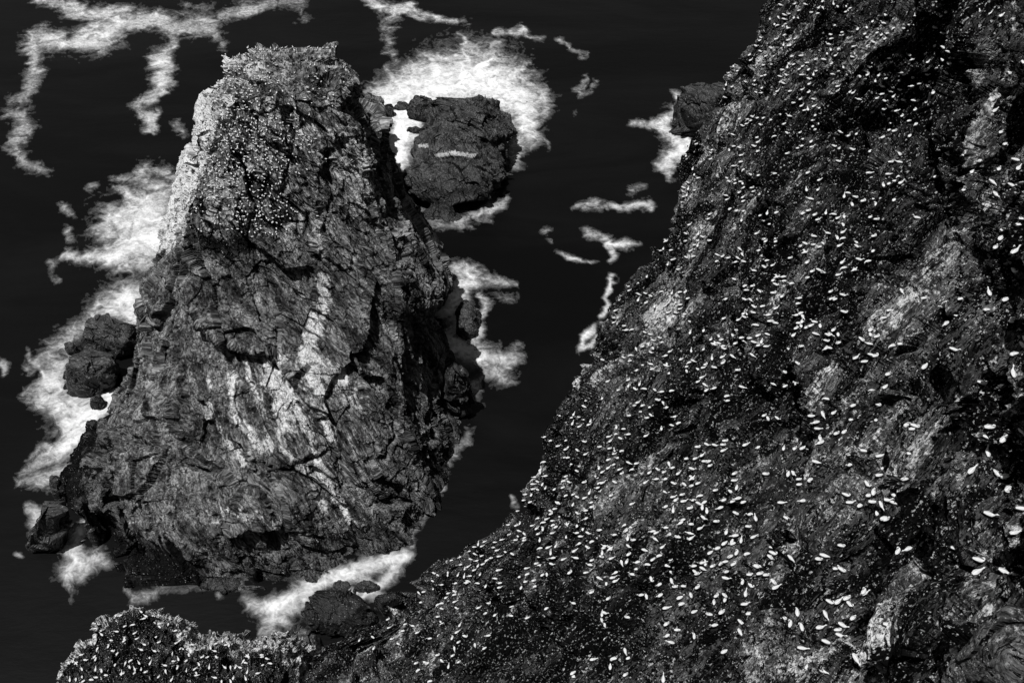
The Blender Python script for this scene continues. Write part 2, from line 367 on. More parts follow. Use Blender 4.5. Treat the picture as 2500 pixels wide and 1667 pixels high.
def slope(sil, far, ctrl, NV, NU, NW, mat_fn):
    S, L = poly_sample(sil, NV)
    fs = np.array([f[0] for f in far]); t = np.linspace(0, 1, NV)
    T = np.stack([np.interp(t, fs, [f[1] for f in far]), np.interp(t, fs, [f[2] for f in far])], -1)
    u = np.linspace(0, 1, NU)**1.0
    px = S[:, None, 0]*(1-u)+T[:, None, 0]*u; py = S[:, None, 1]*(1-u)+T[:, None, 1]*u
    dist = rbf([c[:2] for c in ctrl], [c[2] for c in ctrl], np.stack([px, py], -1))
    P = at(px, py, dist)
    # beyond the crest the ground turns away and drops to the sea
    e = P[:, 0]; hr = ray(px[:, 0], py[:, 0]); hr[:, 2] = 0; hr /= np.linalg.norm(hr, axis=1, keepdims=True)
    s = (np.linspace(1, 0, NW, endpoint=False))**1.6
    back = e[:, None]+(hr[:, None]*(s*34)[None, :, None])
    drop = (e[:, 2]+6)[:, None]*(s[None]*.25+.75*s[None]**2)
    back[..., 2] = e[:, 2][:, None]-drop
    back[..., 0] += (s*10)[None]
    return np.concatenate([back, P], 1)

cliff_sil = [(1890,-190),(1830,-90),(1765,0),(1742,30),(1735,90),(1700,125),(1655,185),(1640,250),(1600,300),(1575,350),(1555,375),(1562,400),(1553,470),(1530,540),(1480,600),(1430,660),(1390,720),(1365,790),(1330,850),(1290,920),(1250,990),(1240,1040),(1236,1080),(1225,1098),(1200,1112),(1195,1140),(1165,1185),(1145,1210),(1110,1238),(1085,1242),(1040,1270),(1000,1298),(975,1308),(962,1328),(935,1332),(920,1370),(905,1402),(850,1440),(800,1467),(740,1482),(715,1512),(695,1568),(670,1660),(640,1760)]
cliff_far = [(0, 2760, -330), (.25, 2760, 150), (.5, 2760, 900), (.7, 2760, 1500), (.85, 2500, 1950), (1, 1500, 1980)]
cliff_ctrl = [(1960,-150,182),(1870,0,175),(1760,200,172),(1650,400,168),(1560,650,160),(1400,900,153),(1310,1100,150),(1180,1300,160),(1000,1410,178),(870,1530,178),(780,1560,174),(730,1667,166),
 (2100,0,152),(2500,0,118),(2760,-100,100),(2000,400,130),(2500,400,96),(1800,700,130),(2100,700,110),(2500,700,84),(1600,1000,130),(1900,1000,110),(2200,1000,93),(2500,1000,76),
 (1500,1300,124),(1800,1300,102),(2100,1300,86),(2500,1300,69),(1200,1500,146),(1500,1600,112),(1900,1600,86),(2250,1600,69),(2500,1600,60),(1000,1640,152),(2760,1500,55),(1500,1950,95),(2500,1950,50),(2250,200,137),(2330,520,112)]
def screen_line(px, py, pts, wd):
    d = np.full(px.shape, 1e9)
    for (x0, y0), (x1, y1) in zip(pts[:-1], pts[1:]):
        vx, vy = x1-x0, y1-y0; t = np.clip(((px-x0)*vx+(py-y0)*vy)/(vx*vx+vy*vy), 0, 1)
        d = np.minimum(d, np.hypot(px-x0-t*vx, py-y0-t*vy))
    return np.exp(-(d/wd)**2)
def build_cliff():
    P = slope(cliff_sil, cliff_far, cliff_ctrl, 1150, 900, 90, None)
    n = gnormal(P); cdir = np.array([0, 0, H])-P
    if (n[:, 200:]*cdir[:, 200:]).sum() < 0: n = -n
    px, py, _ = project(P)
    X = px+30*fbm(P/14, 3, 31); Y = py+30*fbm(P/14, 3, 35)
    g = 0
    for pts, wd, a in [(((2330,60),(2340,200),(2290,330),(2130,370)), 95, 8), (((2040,90),(2010,330),(1930,420)), 34, 2.2), (((1880,480),(1870,640),(1800,760)), 45, 2.6),
                       (((2420,640),(2400,760)), 46, 3), (((1330,980),(1290,1160)), 30, 2.6), (((1500,800),(1400,1000),(1360,1120)), 34, 2.2), (((2200,560),(2060,900),(1900,1150)), 34, 3),
                       (((1850,850),(1700,1010),(1560,1200)), 34, 2.5), (((2280,860),(2230,1100)), 20, 2), (((1680,1210),(1500,1300),(1300,1480)), 30, 2.2), (((2480,1350),(2300,1450)), 40, 2),
                       (((1260,1500),(1350,1560)), 60, 2.5)]:
        g = g-a*screen_line(X, Y, pts, wd)
    for pts, wd, a in [(((2300,1120),(2180,1200),(2120,1320)), 34, 2.2), (((2360,1530),(2100,1580),(1960,1640)), 20, 1.3), (((2450,1550),(2400,1620)), 48, 1.6), (((2300,420),(2150,620)), 40, 3),
                       (((1740,450),(1690,640)), 34, 1.5), (((2480,120),(2420,330),(2250,560)), 50, 4), (((1790,300),(1700,330)), 20, 2),
                       (((2480,900),(2250,1120)), 40, 2), (((1950,1150),(1760,1280)), 30, 1.6)]:
        g = g+a*screen_line(X, Y, pts, wd)
    P = P+n*(g+2.0*fbm(P/18, 3, 44)-1.1)[..., None]
    n2 = gnormal(P); n2 *= np.sign((n2*n).sum(-1, keepdims=True)+1e-6)
    near = np.clip(np.linalg.norm(P-np.array([0, 0, H]), axis=-1)/120, .55, 1.4)
    ad = (.62, .45, .64)
    wq = np.stack([fbm(P/7, 3, 140+i) for i in range(3)], -1)*1.0; q = aniso(P, ad, 3.6)+wq
    h1, e1 = cells(q/4.2, 50); h2, e2 = cells(q/1.7, 51); h3, e3 = cells(q/.7, 52)
    spc = np.maximum(np.linalg.norm(np.gradient(P, axis=0), axis=-1), np.linalg.norm(np.gradient(P, axis=1), axis=-1))
    def lod(s): return 1-sm(spc/s, .35, .8)      # no detail finer than the mesh can hold
    d = 1.9*h1+1.05*h2*lod(1.7)+.45*h3*lod(.7)+3.8*ridged(q/7, 2, 53)+1.9*ridged(q/3, 3, 55)*lod(1.3)-.7+.42*ridged(q/.9, 2, 57)*lod(.6)+.30*fbm(P/.45, 2, 58)*lod(.5)
    P = P+n2*d[..., None]
    ex, ey, dep, yc, L, _ = extents(P, 15, 12, 3); tl = np.array(cliff_sil)*1.063
    TL = np.interp(yc, tl[:, 1], tl[:, 0]); sh = np.interp(ey, yc, TL-L); li = np.interp(ey, yc, L)
    P[..., 0] += sh*(1-sm(ex, li+60, li+260))*dep/F
    e = np.maximum(1-sm(e1, 0, .1), .8*(1-sm(e2, 0, .1)))
    patch = fbm(aniso(P, ad, 5)/5+wq*.2, 4, 61, .65)
    pale = .26+.8*np.clip(patch, -.3, .5)+.18*ridged(q/1.9, 2, 66)
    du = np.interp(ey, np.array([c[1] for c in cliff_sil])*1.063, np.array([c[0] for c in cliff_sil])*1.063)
    lit_rim = 1-sm(px+sh-du+14*fbm(P/4, 3, 69), 4, 34); pale = pale+.75*lit_rim*(P[..., 2] > 20)  # light along the crest, painted into the colour
    for pts, wd, a in [(((1770,280),(1690,400),(1640,640),(1600,760)), 55, .12), (((1440,900),(1500,820),(1640,760)), 30, .12), (((2450,200),(2500,500),(2350,720),(2230,800)), 90, .1), (((1970,1640),(2100,1585),(2350,1540)), 15, .4),
                       (((2230,1380),(2180,1470)), 40, .4), (((2450,1520),(2400,1600)), 45, .1), (((1500,1130),(1400,1250)), 50, .25), (((2350,420),(2200,680)), 50, .1), (((1600,800),(1720,760)), 24, .2),
                       (((1480,1400),(1500,1440)), 22, .6), (((1700,150),(1850,120),(1900,200)), 50, .3)]:
        pale = pale+a*screen_line(X, Y, pts, wd)
    soil_shade = .62-.9*patch+.4*e-.3*fbm(q/2.2, 4, 68, .65)-.30*ridged(q/6, 2, 53)  # peat in hollows and cracks, deepened there as painted shade
    for pts, wd, a in [(((2330,50),(2330,200),(2290,330),(2150,370)), 80, 1.1), (((2300,60),(2300,330)), 60, .5), (((1850,-20),(1920,0)), 60, .5), (((1950,420),(1900,600),(1880,700)), 90, .25), (((1850,960),(1750,1050)), 120, .25),
                       (((1300,1560),(1500,1600)), 120, .4), (((2300,1380),(2480,1400)), 90, .25), (((1320,1020),(1290,1180)), 22, .6), (((2150,900),(2180,1060)), 60, .2), (((2400,640),(2400,740)), 40, .5),
                       (((2200,1640),(2400,1680)), 60, .5), (((2000,60),(2030,300)), 30, .2)]:
        soil_shade = soil_shade+a*screen_line(X, Y, pts, wd)  # gully and cleft strokes paint in shade, the rest is peat
    soil_shade = soil_shade-.7*lit_rim
    for pts, wd, a in [(((1600,420),(1640,560),(1600,720)), 50, .15), (((1450,790),(1560,800),(1720,760)), 30, .12), (((1970,1640),(2100,1585),(2350,1540)), 10, .3), (((2230,1380),(2190,1460)), 44, .3),
                       (((2450,1520),(2400,1620)), 50, .25), (((2480,300),(2420,560),(2300,700)), 70, .15), (((1560,1170),(1420,1250)), 40, .3), (((1475,1405),(1500,1435)), 26, .7), (((2330,1140),(2200,1230)), 40, .25),
                       (((1850,1000),(1760,1120)), 12, .5), (((2060,860),(2090,960)), 30, .25), (((2200,880),(2290,780)), 30, .15), (((1760,330),(1840,400)), 40, .2)]:
        soil_shade = soil_shade-a*screen_line(X, Y, pts, wd)
    o = mesh_np('cliff', P, grid_quads(*P.shape[:2]), M_CLIFF, {'pale': pale, 'soil_shade': soil_shade, 'strata': aniso(P, ad, 3.2)+wq})
    return tag(o, kind='structure')
cliff = build_cliff()
head_sil = [(60,1680),(120,1568),(145,1530),(175,1490),(205,1470),(210,1442),(245,1422),(270,1408),(330,1402),(360,1420),(400,1440),(420,1460),(445,1475),(480,1470),(520,1470),(540,1490),(556,1492),(600,1478),(622,1480),(652,1500),(680,1530),(692,1568),(720,1690)]
head_far = [(0, 60, 1860), (.3, 200, 1960), (.7, 600, 1960), (1, 760, 1880)]
head_ctrl = [(64,1786,165),(130,1667,172),(200,1580,176),(350,1490,180),(470,1570,176),(590,1580,174),(660,1572,174),(725,1640,170),(765,1790,160),(350,1667,160),(550,1667,160),(350,1960,135),(700,1960,138)]
def build_head():
    P = slope(head_sil, head_far, head_ctrl, 700, 260, 60, None)
    n = gnormal(P); cdir = np.array([0, 0, H])-P
    if (n[:, 100:]*cdir[:, 100:]).sum() < 0: n = -n
    px, py, _ = project(P); ad = (-.3, .5, -.7)
    q = aniso(P, ad, 2)+np.stack([fbm(P/7, 3, 240+i) for i in range(3)], -1)*1.6
    h1, e1 = cells(q/4.2, 80); h2, e2 = cells(q/1.8, 81); h3, e3 = cells(q/.8, 82)
    P = P+n*(1.5*fbm(P/14, 3, 84)-1.0+1.0*h1+.6*h2+.35*h3+.3*ridged(q/1.6, 3, 85))[..., None]
    S = poly_sample(head_sil, 700)[0]
    lit_rim = np.exp(-np.clip(py-S[:, None, 1], 0, None)/5)  # headland crest painted paler as if catching the light
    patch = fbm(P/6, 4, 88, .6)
    pale = .12+.5*patch+.65*lit_rim; soil_shade = .72-.6*patch-.6*lit_rim
    o = mesh_np('headland', P, grid_quads(*P.shape[:2]), M_CLIFF, {'pale': pale, 'soil_shade': soil_shade, 'strata': q})
    return tag(o, kind='structure')
head = build_head()
# ------------------------------------------------------------------ separate sea rocks and boulders
def boulder(name, label, cat, box, k=.7, seed=0, z0=0., planes=10, rough=.8, mat=None, rot=0., group=None, res=(220, 130), lean=0., pale=0., top=1., soil_shade=.1, outline=None):
    """box = its outline in the photo; depth is k times the width, the height follows"""
    x0, y0, x1, y1 = box; cxp = (x0+x1)/2
    b = onz(np.array(cxp), np.array(float(y1)), z0); D = b[1]; dep = D*cp+(H-z0)*sp; phi = math.atan2(H-z0, D)
    sl = math.hypot(D, H-z0); w = (x1-x0)/F*dep; span = (y1-y0)/F*sl; d = k*w
    h = (span-d*.55*math.sin(phi))/math.cos(phi)
    if h < .35*w*0.5: h = .2*w; d = max((span-h*math.cos(phi))/math.sin(phi), .3*w)
    r = np.random.default_rng(100+seed)
    nu, nv = res; th = np.linspace(0, 2*np.pi, nu, endpoint=False); ph = np.linspace(.02, np.pi-.02, nv)
    dx = np.stack([np.cos(ph)[:, None]+0*th, np.sin(ph)[:, None]*np.cos(th), np.sin(ph)[:, None]*np.sin(th)], -1)
    N = r.normal(size=(planes, 3)); N /= np.linalg.norm(N, axis=1, keepdims=True); N[0] = (.05, -.1, 1); N[0] /= np.linalg.norm(N[0])
    cc = r.uniform(.72, 1., planes); cc[0] = .86*top
    q = np.maximum(dx@N.T, 1e-3)/cc; rad = (q**36).sum(-1)**(-1/36.); rad = np.clip(rad, .4, 1.15)
    V = dx*rad[..., None]; cr, sr = math.cos(rot), math.sin(rot)
    V = np.stack([V[..., 0]*cr-V[..., 1]*sr, V[..., 0]*sr+V[..., 1]*cr, V[..., 2]], -1)
    mx = np.abs(V[..., 0]).max(); my = np.abs(V[..., 1]).max(); mz = V[..., 2].max()
    V = V*np.array([w/2/mx, d/2/my, (h+1)/mz*.62]); V[..., 2] += (h+1)*.38-1
    V[..., 0] += lean*V[..., 2]
    o0 = np.array([b[0], D+d*.42, z0]); P = V+o0
    for _ in range(4):                            # settle its size so that it fills its outline
        m = P[..., 2] > z0+.05; ax, ay, _d = project(P[m]); f = .94
        kx = (x1-x0)*f/max(ax.max()-ax.min(), 1); ky = min(max((y1-y0)*f/max(ay.max()-ay.min(), 1), .6), 1.6)
        c = o0*1.; c[2] = z0; P = c+(P-c)*np.array([kx, ky, ky])
        m = P[..., 2] > z0+.05; ax, ay, _d = project(P[m])
        P[..., 0] += (cxp-(ax.max()+ax.min())/2)*dep/F; P[..., 1] -= ((y0+y1)/2-(ay.max()+ay.min())/2)*sl/F/math.sin(phi)
        o0 = np.array([P[..., 0].mean(), P[..., 1].mean(), z0])
    n = -gnormal(P, True); n *= np.sign((n*dx).sum(-1, keepdims=True)+1e-6)
    s = max(w, h)
    qq = aniso(P, (.5, -.2, -.8), 2.)+.12*s*np.stack([fbm(P/(s*.4), 2, 300+i) for i in range(3)], -1)
    h1, e1 = cells(qq/(s*.28), seed); h2, e2 = cells(qq/(s*.11), seed+1)
    P = P+n*(rough*s*(.075*h1+.035*h2+.03*fbm(P/(s*.2), 4, seed)+.018*ridged(qq/(s*.08), 3, seed)))[..., None]
    e = np.maximum(1-sm(e1, 0, .04), .6*(1-sm(e2, 0, .04)))
    if outline: P = shape_to(P, outline[0], outline[1], z0+.1, 7)
    o = mesh_np(name, P, grid_quads(nv, nu, True), mat or M_WET, {'pale': pale-.3*e+.1*(n[..., 2] > .7), 'soil_shade': soil_shade+.45*e+.15*(1-sm(P[..., 2], 0, 5)), 'strata': qq})  # upward faces paler, cracks and foot darker
    return tag(o, label, cat, group)

rock_rings = [
 (-5, [(1030,288),(1100,285),(1170,287),(1215,297),(1245,318),(1255,340),(1235,362),(1180,376),(1100,376),(1035,365),(1012,340),(1008,312)]),
 (0, [(1045,295),(1100,292),(1160,293),(1205,300),(1232,316),(1245,338),(1225,356),(1175,368),(1105,370),(1045,358),(1020,338),(1018,314)]),
 (10, [(1025,301),(1100,297),(1165,298),(1210,304),(1238,318),(1252,336),(1235,350),(1180,360),(1105,362),(1042,352),(1014,334),(1012,316)]),
 (19, [(1018,310),(1085,305),(1165,305),(1212,310),(1238,322),(1246,334),(1228,346),(1180,353),(1105,354),(1046,346),(1020,332),(1010,320)]),
 (21, [(1030,314),(1085,310),(1165,310),(1210,314),(1234,323),(1240,333),(1220,344),(1178,350),(1105,350),(1050,344),(1028,331),(1020,322)]),
 (28, [(1052,322),(1090,318),(1160,318),(1200,321),(1222,328),(1226,335),(1206,342),(1165,346),(1110,346),(1070,342),(1052,334),(1046,328)]),
 (33, [(1075,328),(1100,325),(1150,325),(1185,328),(1200,332),(1190,337),(1150,340),(1110,340),(1086,337),(1074,332)]),
]
def build_far_rock():
    P = loft(rock_rings, 520, 240, 34, 20, 4); n = -gnormal(P, True)
    if (n[:200, :, :2]*(P[:200, :, :2]-P[:200].mean((0, 1))[:2])).sum() < 0: n = -n
    px, py, _ = project(P)
    P = P+n*(1.2*fbm(P/12, 3, 402)-1.0)[..., None]
    RL = [(1085,232),(1070,245),(1042,270),(1036,300),(1012,340),(1003,372),(1008,398),(990,412),(985,435),(1000,468),(1040,496)]
    RR = [(1190,232),(1205,240),(1226,262),(1246,285),(1262,322),(1242,352),(1240,425),(1216,462),(1180,490),(1120,500)]
    P = fit_top(P, 236); P = shape_to(P, RL, RR, .5, 7); px, py, _ = project(P)
    led = np.exp(-((py-384)/8)**2)*sm(px, 1020, 1040)*(1-sm(px, 1180, 1200)); P = P-n*(led*1.6)[..., None]
    rg = sm(px, 1150, 1185)
    d, e = face_noise(P, n, (.35, -.3, -.85), .55, 405, (11, 4.2, 1.9), 2.6)
    d2, e2 = face_noise(P, n, (.5, -.3, -.8), .8, 425, (5, 2.4, 1.2), 4)
    P = P+n*(d*(1-.3*rg)+d2*(.25+rg))[..., None]
    P = fit_top(P, 229); P = shape_to(P, RL, RR, .5, 9); px, py, _ = project(P)
    pale = .05+.9*np.exp(-((py-378-3*np.sin(px/15))/7)**2)*sm(px, 1052, 1075)*(1-sm(px, 1155, 1180))+.7*np.exp(-((py-356)/6)**2)*sm(px, 1015, 1025)*(1-sm(px, 1042, 1052))+.12*(py < 380)
    soil_shade = .08+.45*e+.3*sm(py, 395, 470)  # darker in the cracks and towards the foot
    o = mesh_np('sea_rock', P, grid_quads(P.shape[0], P.shape[1], True), M_WET, {'pale': pale, 'soil_shade': soil_shade, 'strata': aniso(P, (.4, -.3, -.85), 3)})
    tag(o, 'big dark domed rock in white surf behind the stack, with a pale gravel ledge', 'rock')
build_far_rock()
OUT = {12: ([(240,764),(207,788),(198,835),(206,855),(250,880)], [(250,764),(290,783),(332,793),(338,832),(325,862),(270,880)]),
 13: ([(215,846),(168,868),(158,900),(156,955),(182,974)], [(222,846),(285,868),(293,900),(282,940),(222,976)]),
 25: ([(765,1446),(746,1468),(736,1500),(745,1530),(792,1560)], [(860,1446),(895,1468),(916,1498),(914,1522),(862,1560)]),
 18: ([(132,1220),(105,1250),(76,1288),(60,1336),(72,1352)], [(158,1220),(177,1258),(166,1300),(150,1340),(92,1356)]),
 10: ([(1108,884),(1086,900),(1074,950),(1068,1000),(1080,1032)], [(1122,884),(1146,918),(1158,985),(1150,1010),(1100,1035)]),
 7: ([(1705,198),(1665,216),(1645,258),(1640,316),(1662,340)], [(1760,198),(1790,216),(1790,330),(1780,340)])}
for args in [
 ('sea_rock', 'craggy black spur joining the left foot of the big domed rock', 'rock', (985,398,1075,492), .8, 1),
 ('sea_rock', 'pointed black rock standing in the white channel behind the stack', 'rock', (992,236,1062,300), .8, 2),
 ('sea_rock', 'small jagged rock against the dark back ridge of the stack', 'rock', (925,252,962,290), .8, 3),
 ('sea_rock', 'tiny rounded rock tip beyond the pointed rock in the channel', 'rock', (1008,232,1028,250), .8, 4),
 ('sea_rock', 'low broken reef in white foam left of the pointed channel rock', 'rock', (958,250,1000,272), .9, 5),
 ('sea_rock', 'small round rock half sunk in the white channel foam', 'rock', (992,308,1028,328), .9, 6),
 ('sea_rock', 'dark rock with surf partly hidden behind the upper edge of the cliff', 'rock', (1638,198,1790,338), .8, 7),
 ('sea_rock', 'narrow sunken slab in the surf off the right side of the stack', 'rock', (1112,730,1176,830), 2.4, 8),
 ('boulder', 'upright rounded slab at the far right foot of the stack', 'boulder', (1066,886,1156,1030), .6, 10),
 ('boulder', 'small dark boulder wedged above the upright rounded slab', 'boulder', (1078,852,1112,890), .8, 11),
 ('boulder', 'large black flat-topped boulder at the upper left foot of the stack', 'boulder', (200,764,340,880), .8, 12),
 ('boulder', 'speckled dark boulder below the flat-topped one at the left foot', 'boulder', (156,846,292,972), .8, 13),
 ('boulder', 'small boulder on the outer edge beside the speckled one', 'boulder', (156,832,192,868), .8, 14),
 ('sea_rock', 'small rock in the white gully below the speckled boulder', 'rock', (218,962,258,1004), .9, 15),
 ('sea_rock', 'squat dark rock at the outer end of the left foot of the stack', 'rock', (120,1156,176,1236), .8, 17),
 ('sea_rock', 'outermost dark ridge of rock at the lower left waterline', 'rock', (60,1220,178,1352), .7, 18),
 ('sea_rock', 'narrow slab standing in foam left of the stack ledge', 'rock', (192,1214,252,1332), .6, 19),
 ('sea_rock', 'thin upright slab leaning in the shadowed cove below the stack', 'rock', (600,1366,630,1424), .5, 20),
 ('sea_rock', 'low tilted slab in the shadowed cove left of the upright one', 'rock', (484,1396,592,1448), .8, 21),
 ('sea_rock', 'low black rock awash in foam, left of two below the stack', 'rock', (812,1416,856,1442), .9, 23),
 ('sea_rock', 'low black rock awash in foam, right of two below the stack', 'rock', (860,1418,930,1448), .9, 24),
 ('boulder', 'big cracked black boulder between the stack and the cliff foot', 'boulder', (734,1446,918,1560), .8, 25),
 ('boulder', 'round black boulder right of the big cracked one', 'boulder', (910,1444,982,1506), .8, 26),
 ('boulder', 'small pale-edged boulder at the right end of the big cracked one', 'boulder', (892,1494,922,1528), .8, 27),
 ('sea_rock', 'grey rock shelf between the headland and the big cracked boulder', 'rock', (668,1528,812,1690), .9, 28),
]:
    name, label, cat, box, k, sd = args
    boulder(name, label, cat, box, k, sd, outline=OUT.get(sd), mat=M_STACK if sd in (9, 22) else M_WET, pale={9: .05, 10: .12, 28: .2, 25: .0}.get(sd, .05),
            soil_shade={28: .0, 9: .25, 22: .3, 16: .02, 12: .2, 25: .75, 26: .6, 1: .25}.get(sd, .1), planes={25: 9, 12: 8}.get(sd, 10))

# bare stones bedded in the cliff slope
CORNER = boulder('boulder', 'large bare mottled boulder in the bottom right corner of the cliff', 'boulder', (2285,1472,2590,1790), .8, 41, z0=182.3, rough=.4, planes=8, mat=M_CLIFF, pale=.2, soil_shade=.1, res=(420, 260))
SLAB = boulder('boulder', 'striped grey slab lying among the crowded gannets on the lower cliff', 'boulder', (1446,1383,1514,1436), .9, 42, z0=130.8, planes=8, mat=M_CLIFF, pale=.4, soil_shade=-.1)
KNOB = boulder('boulder', 'round rough grey outcrop on the slope above the corner boulder', 'boulder', (2170,1368,2290,1480), .9, 43, z0=172., rough=.5, planes=9, mat=M_CLIFF, pale=.32, soil_shade=.0, res=(300, 200))
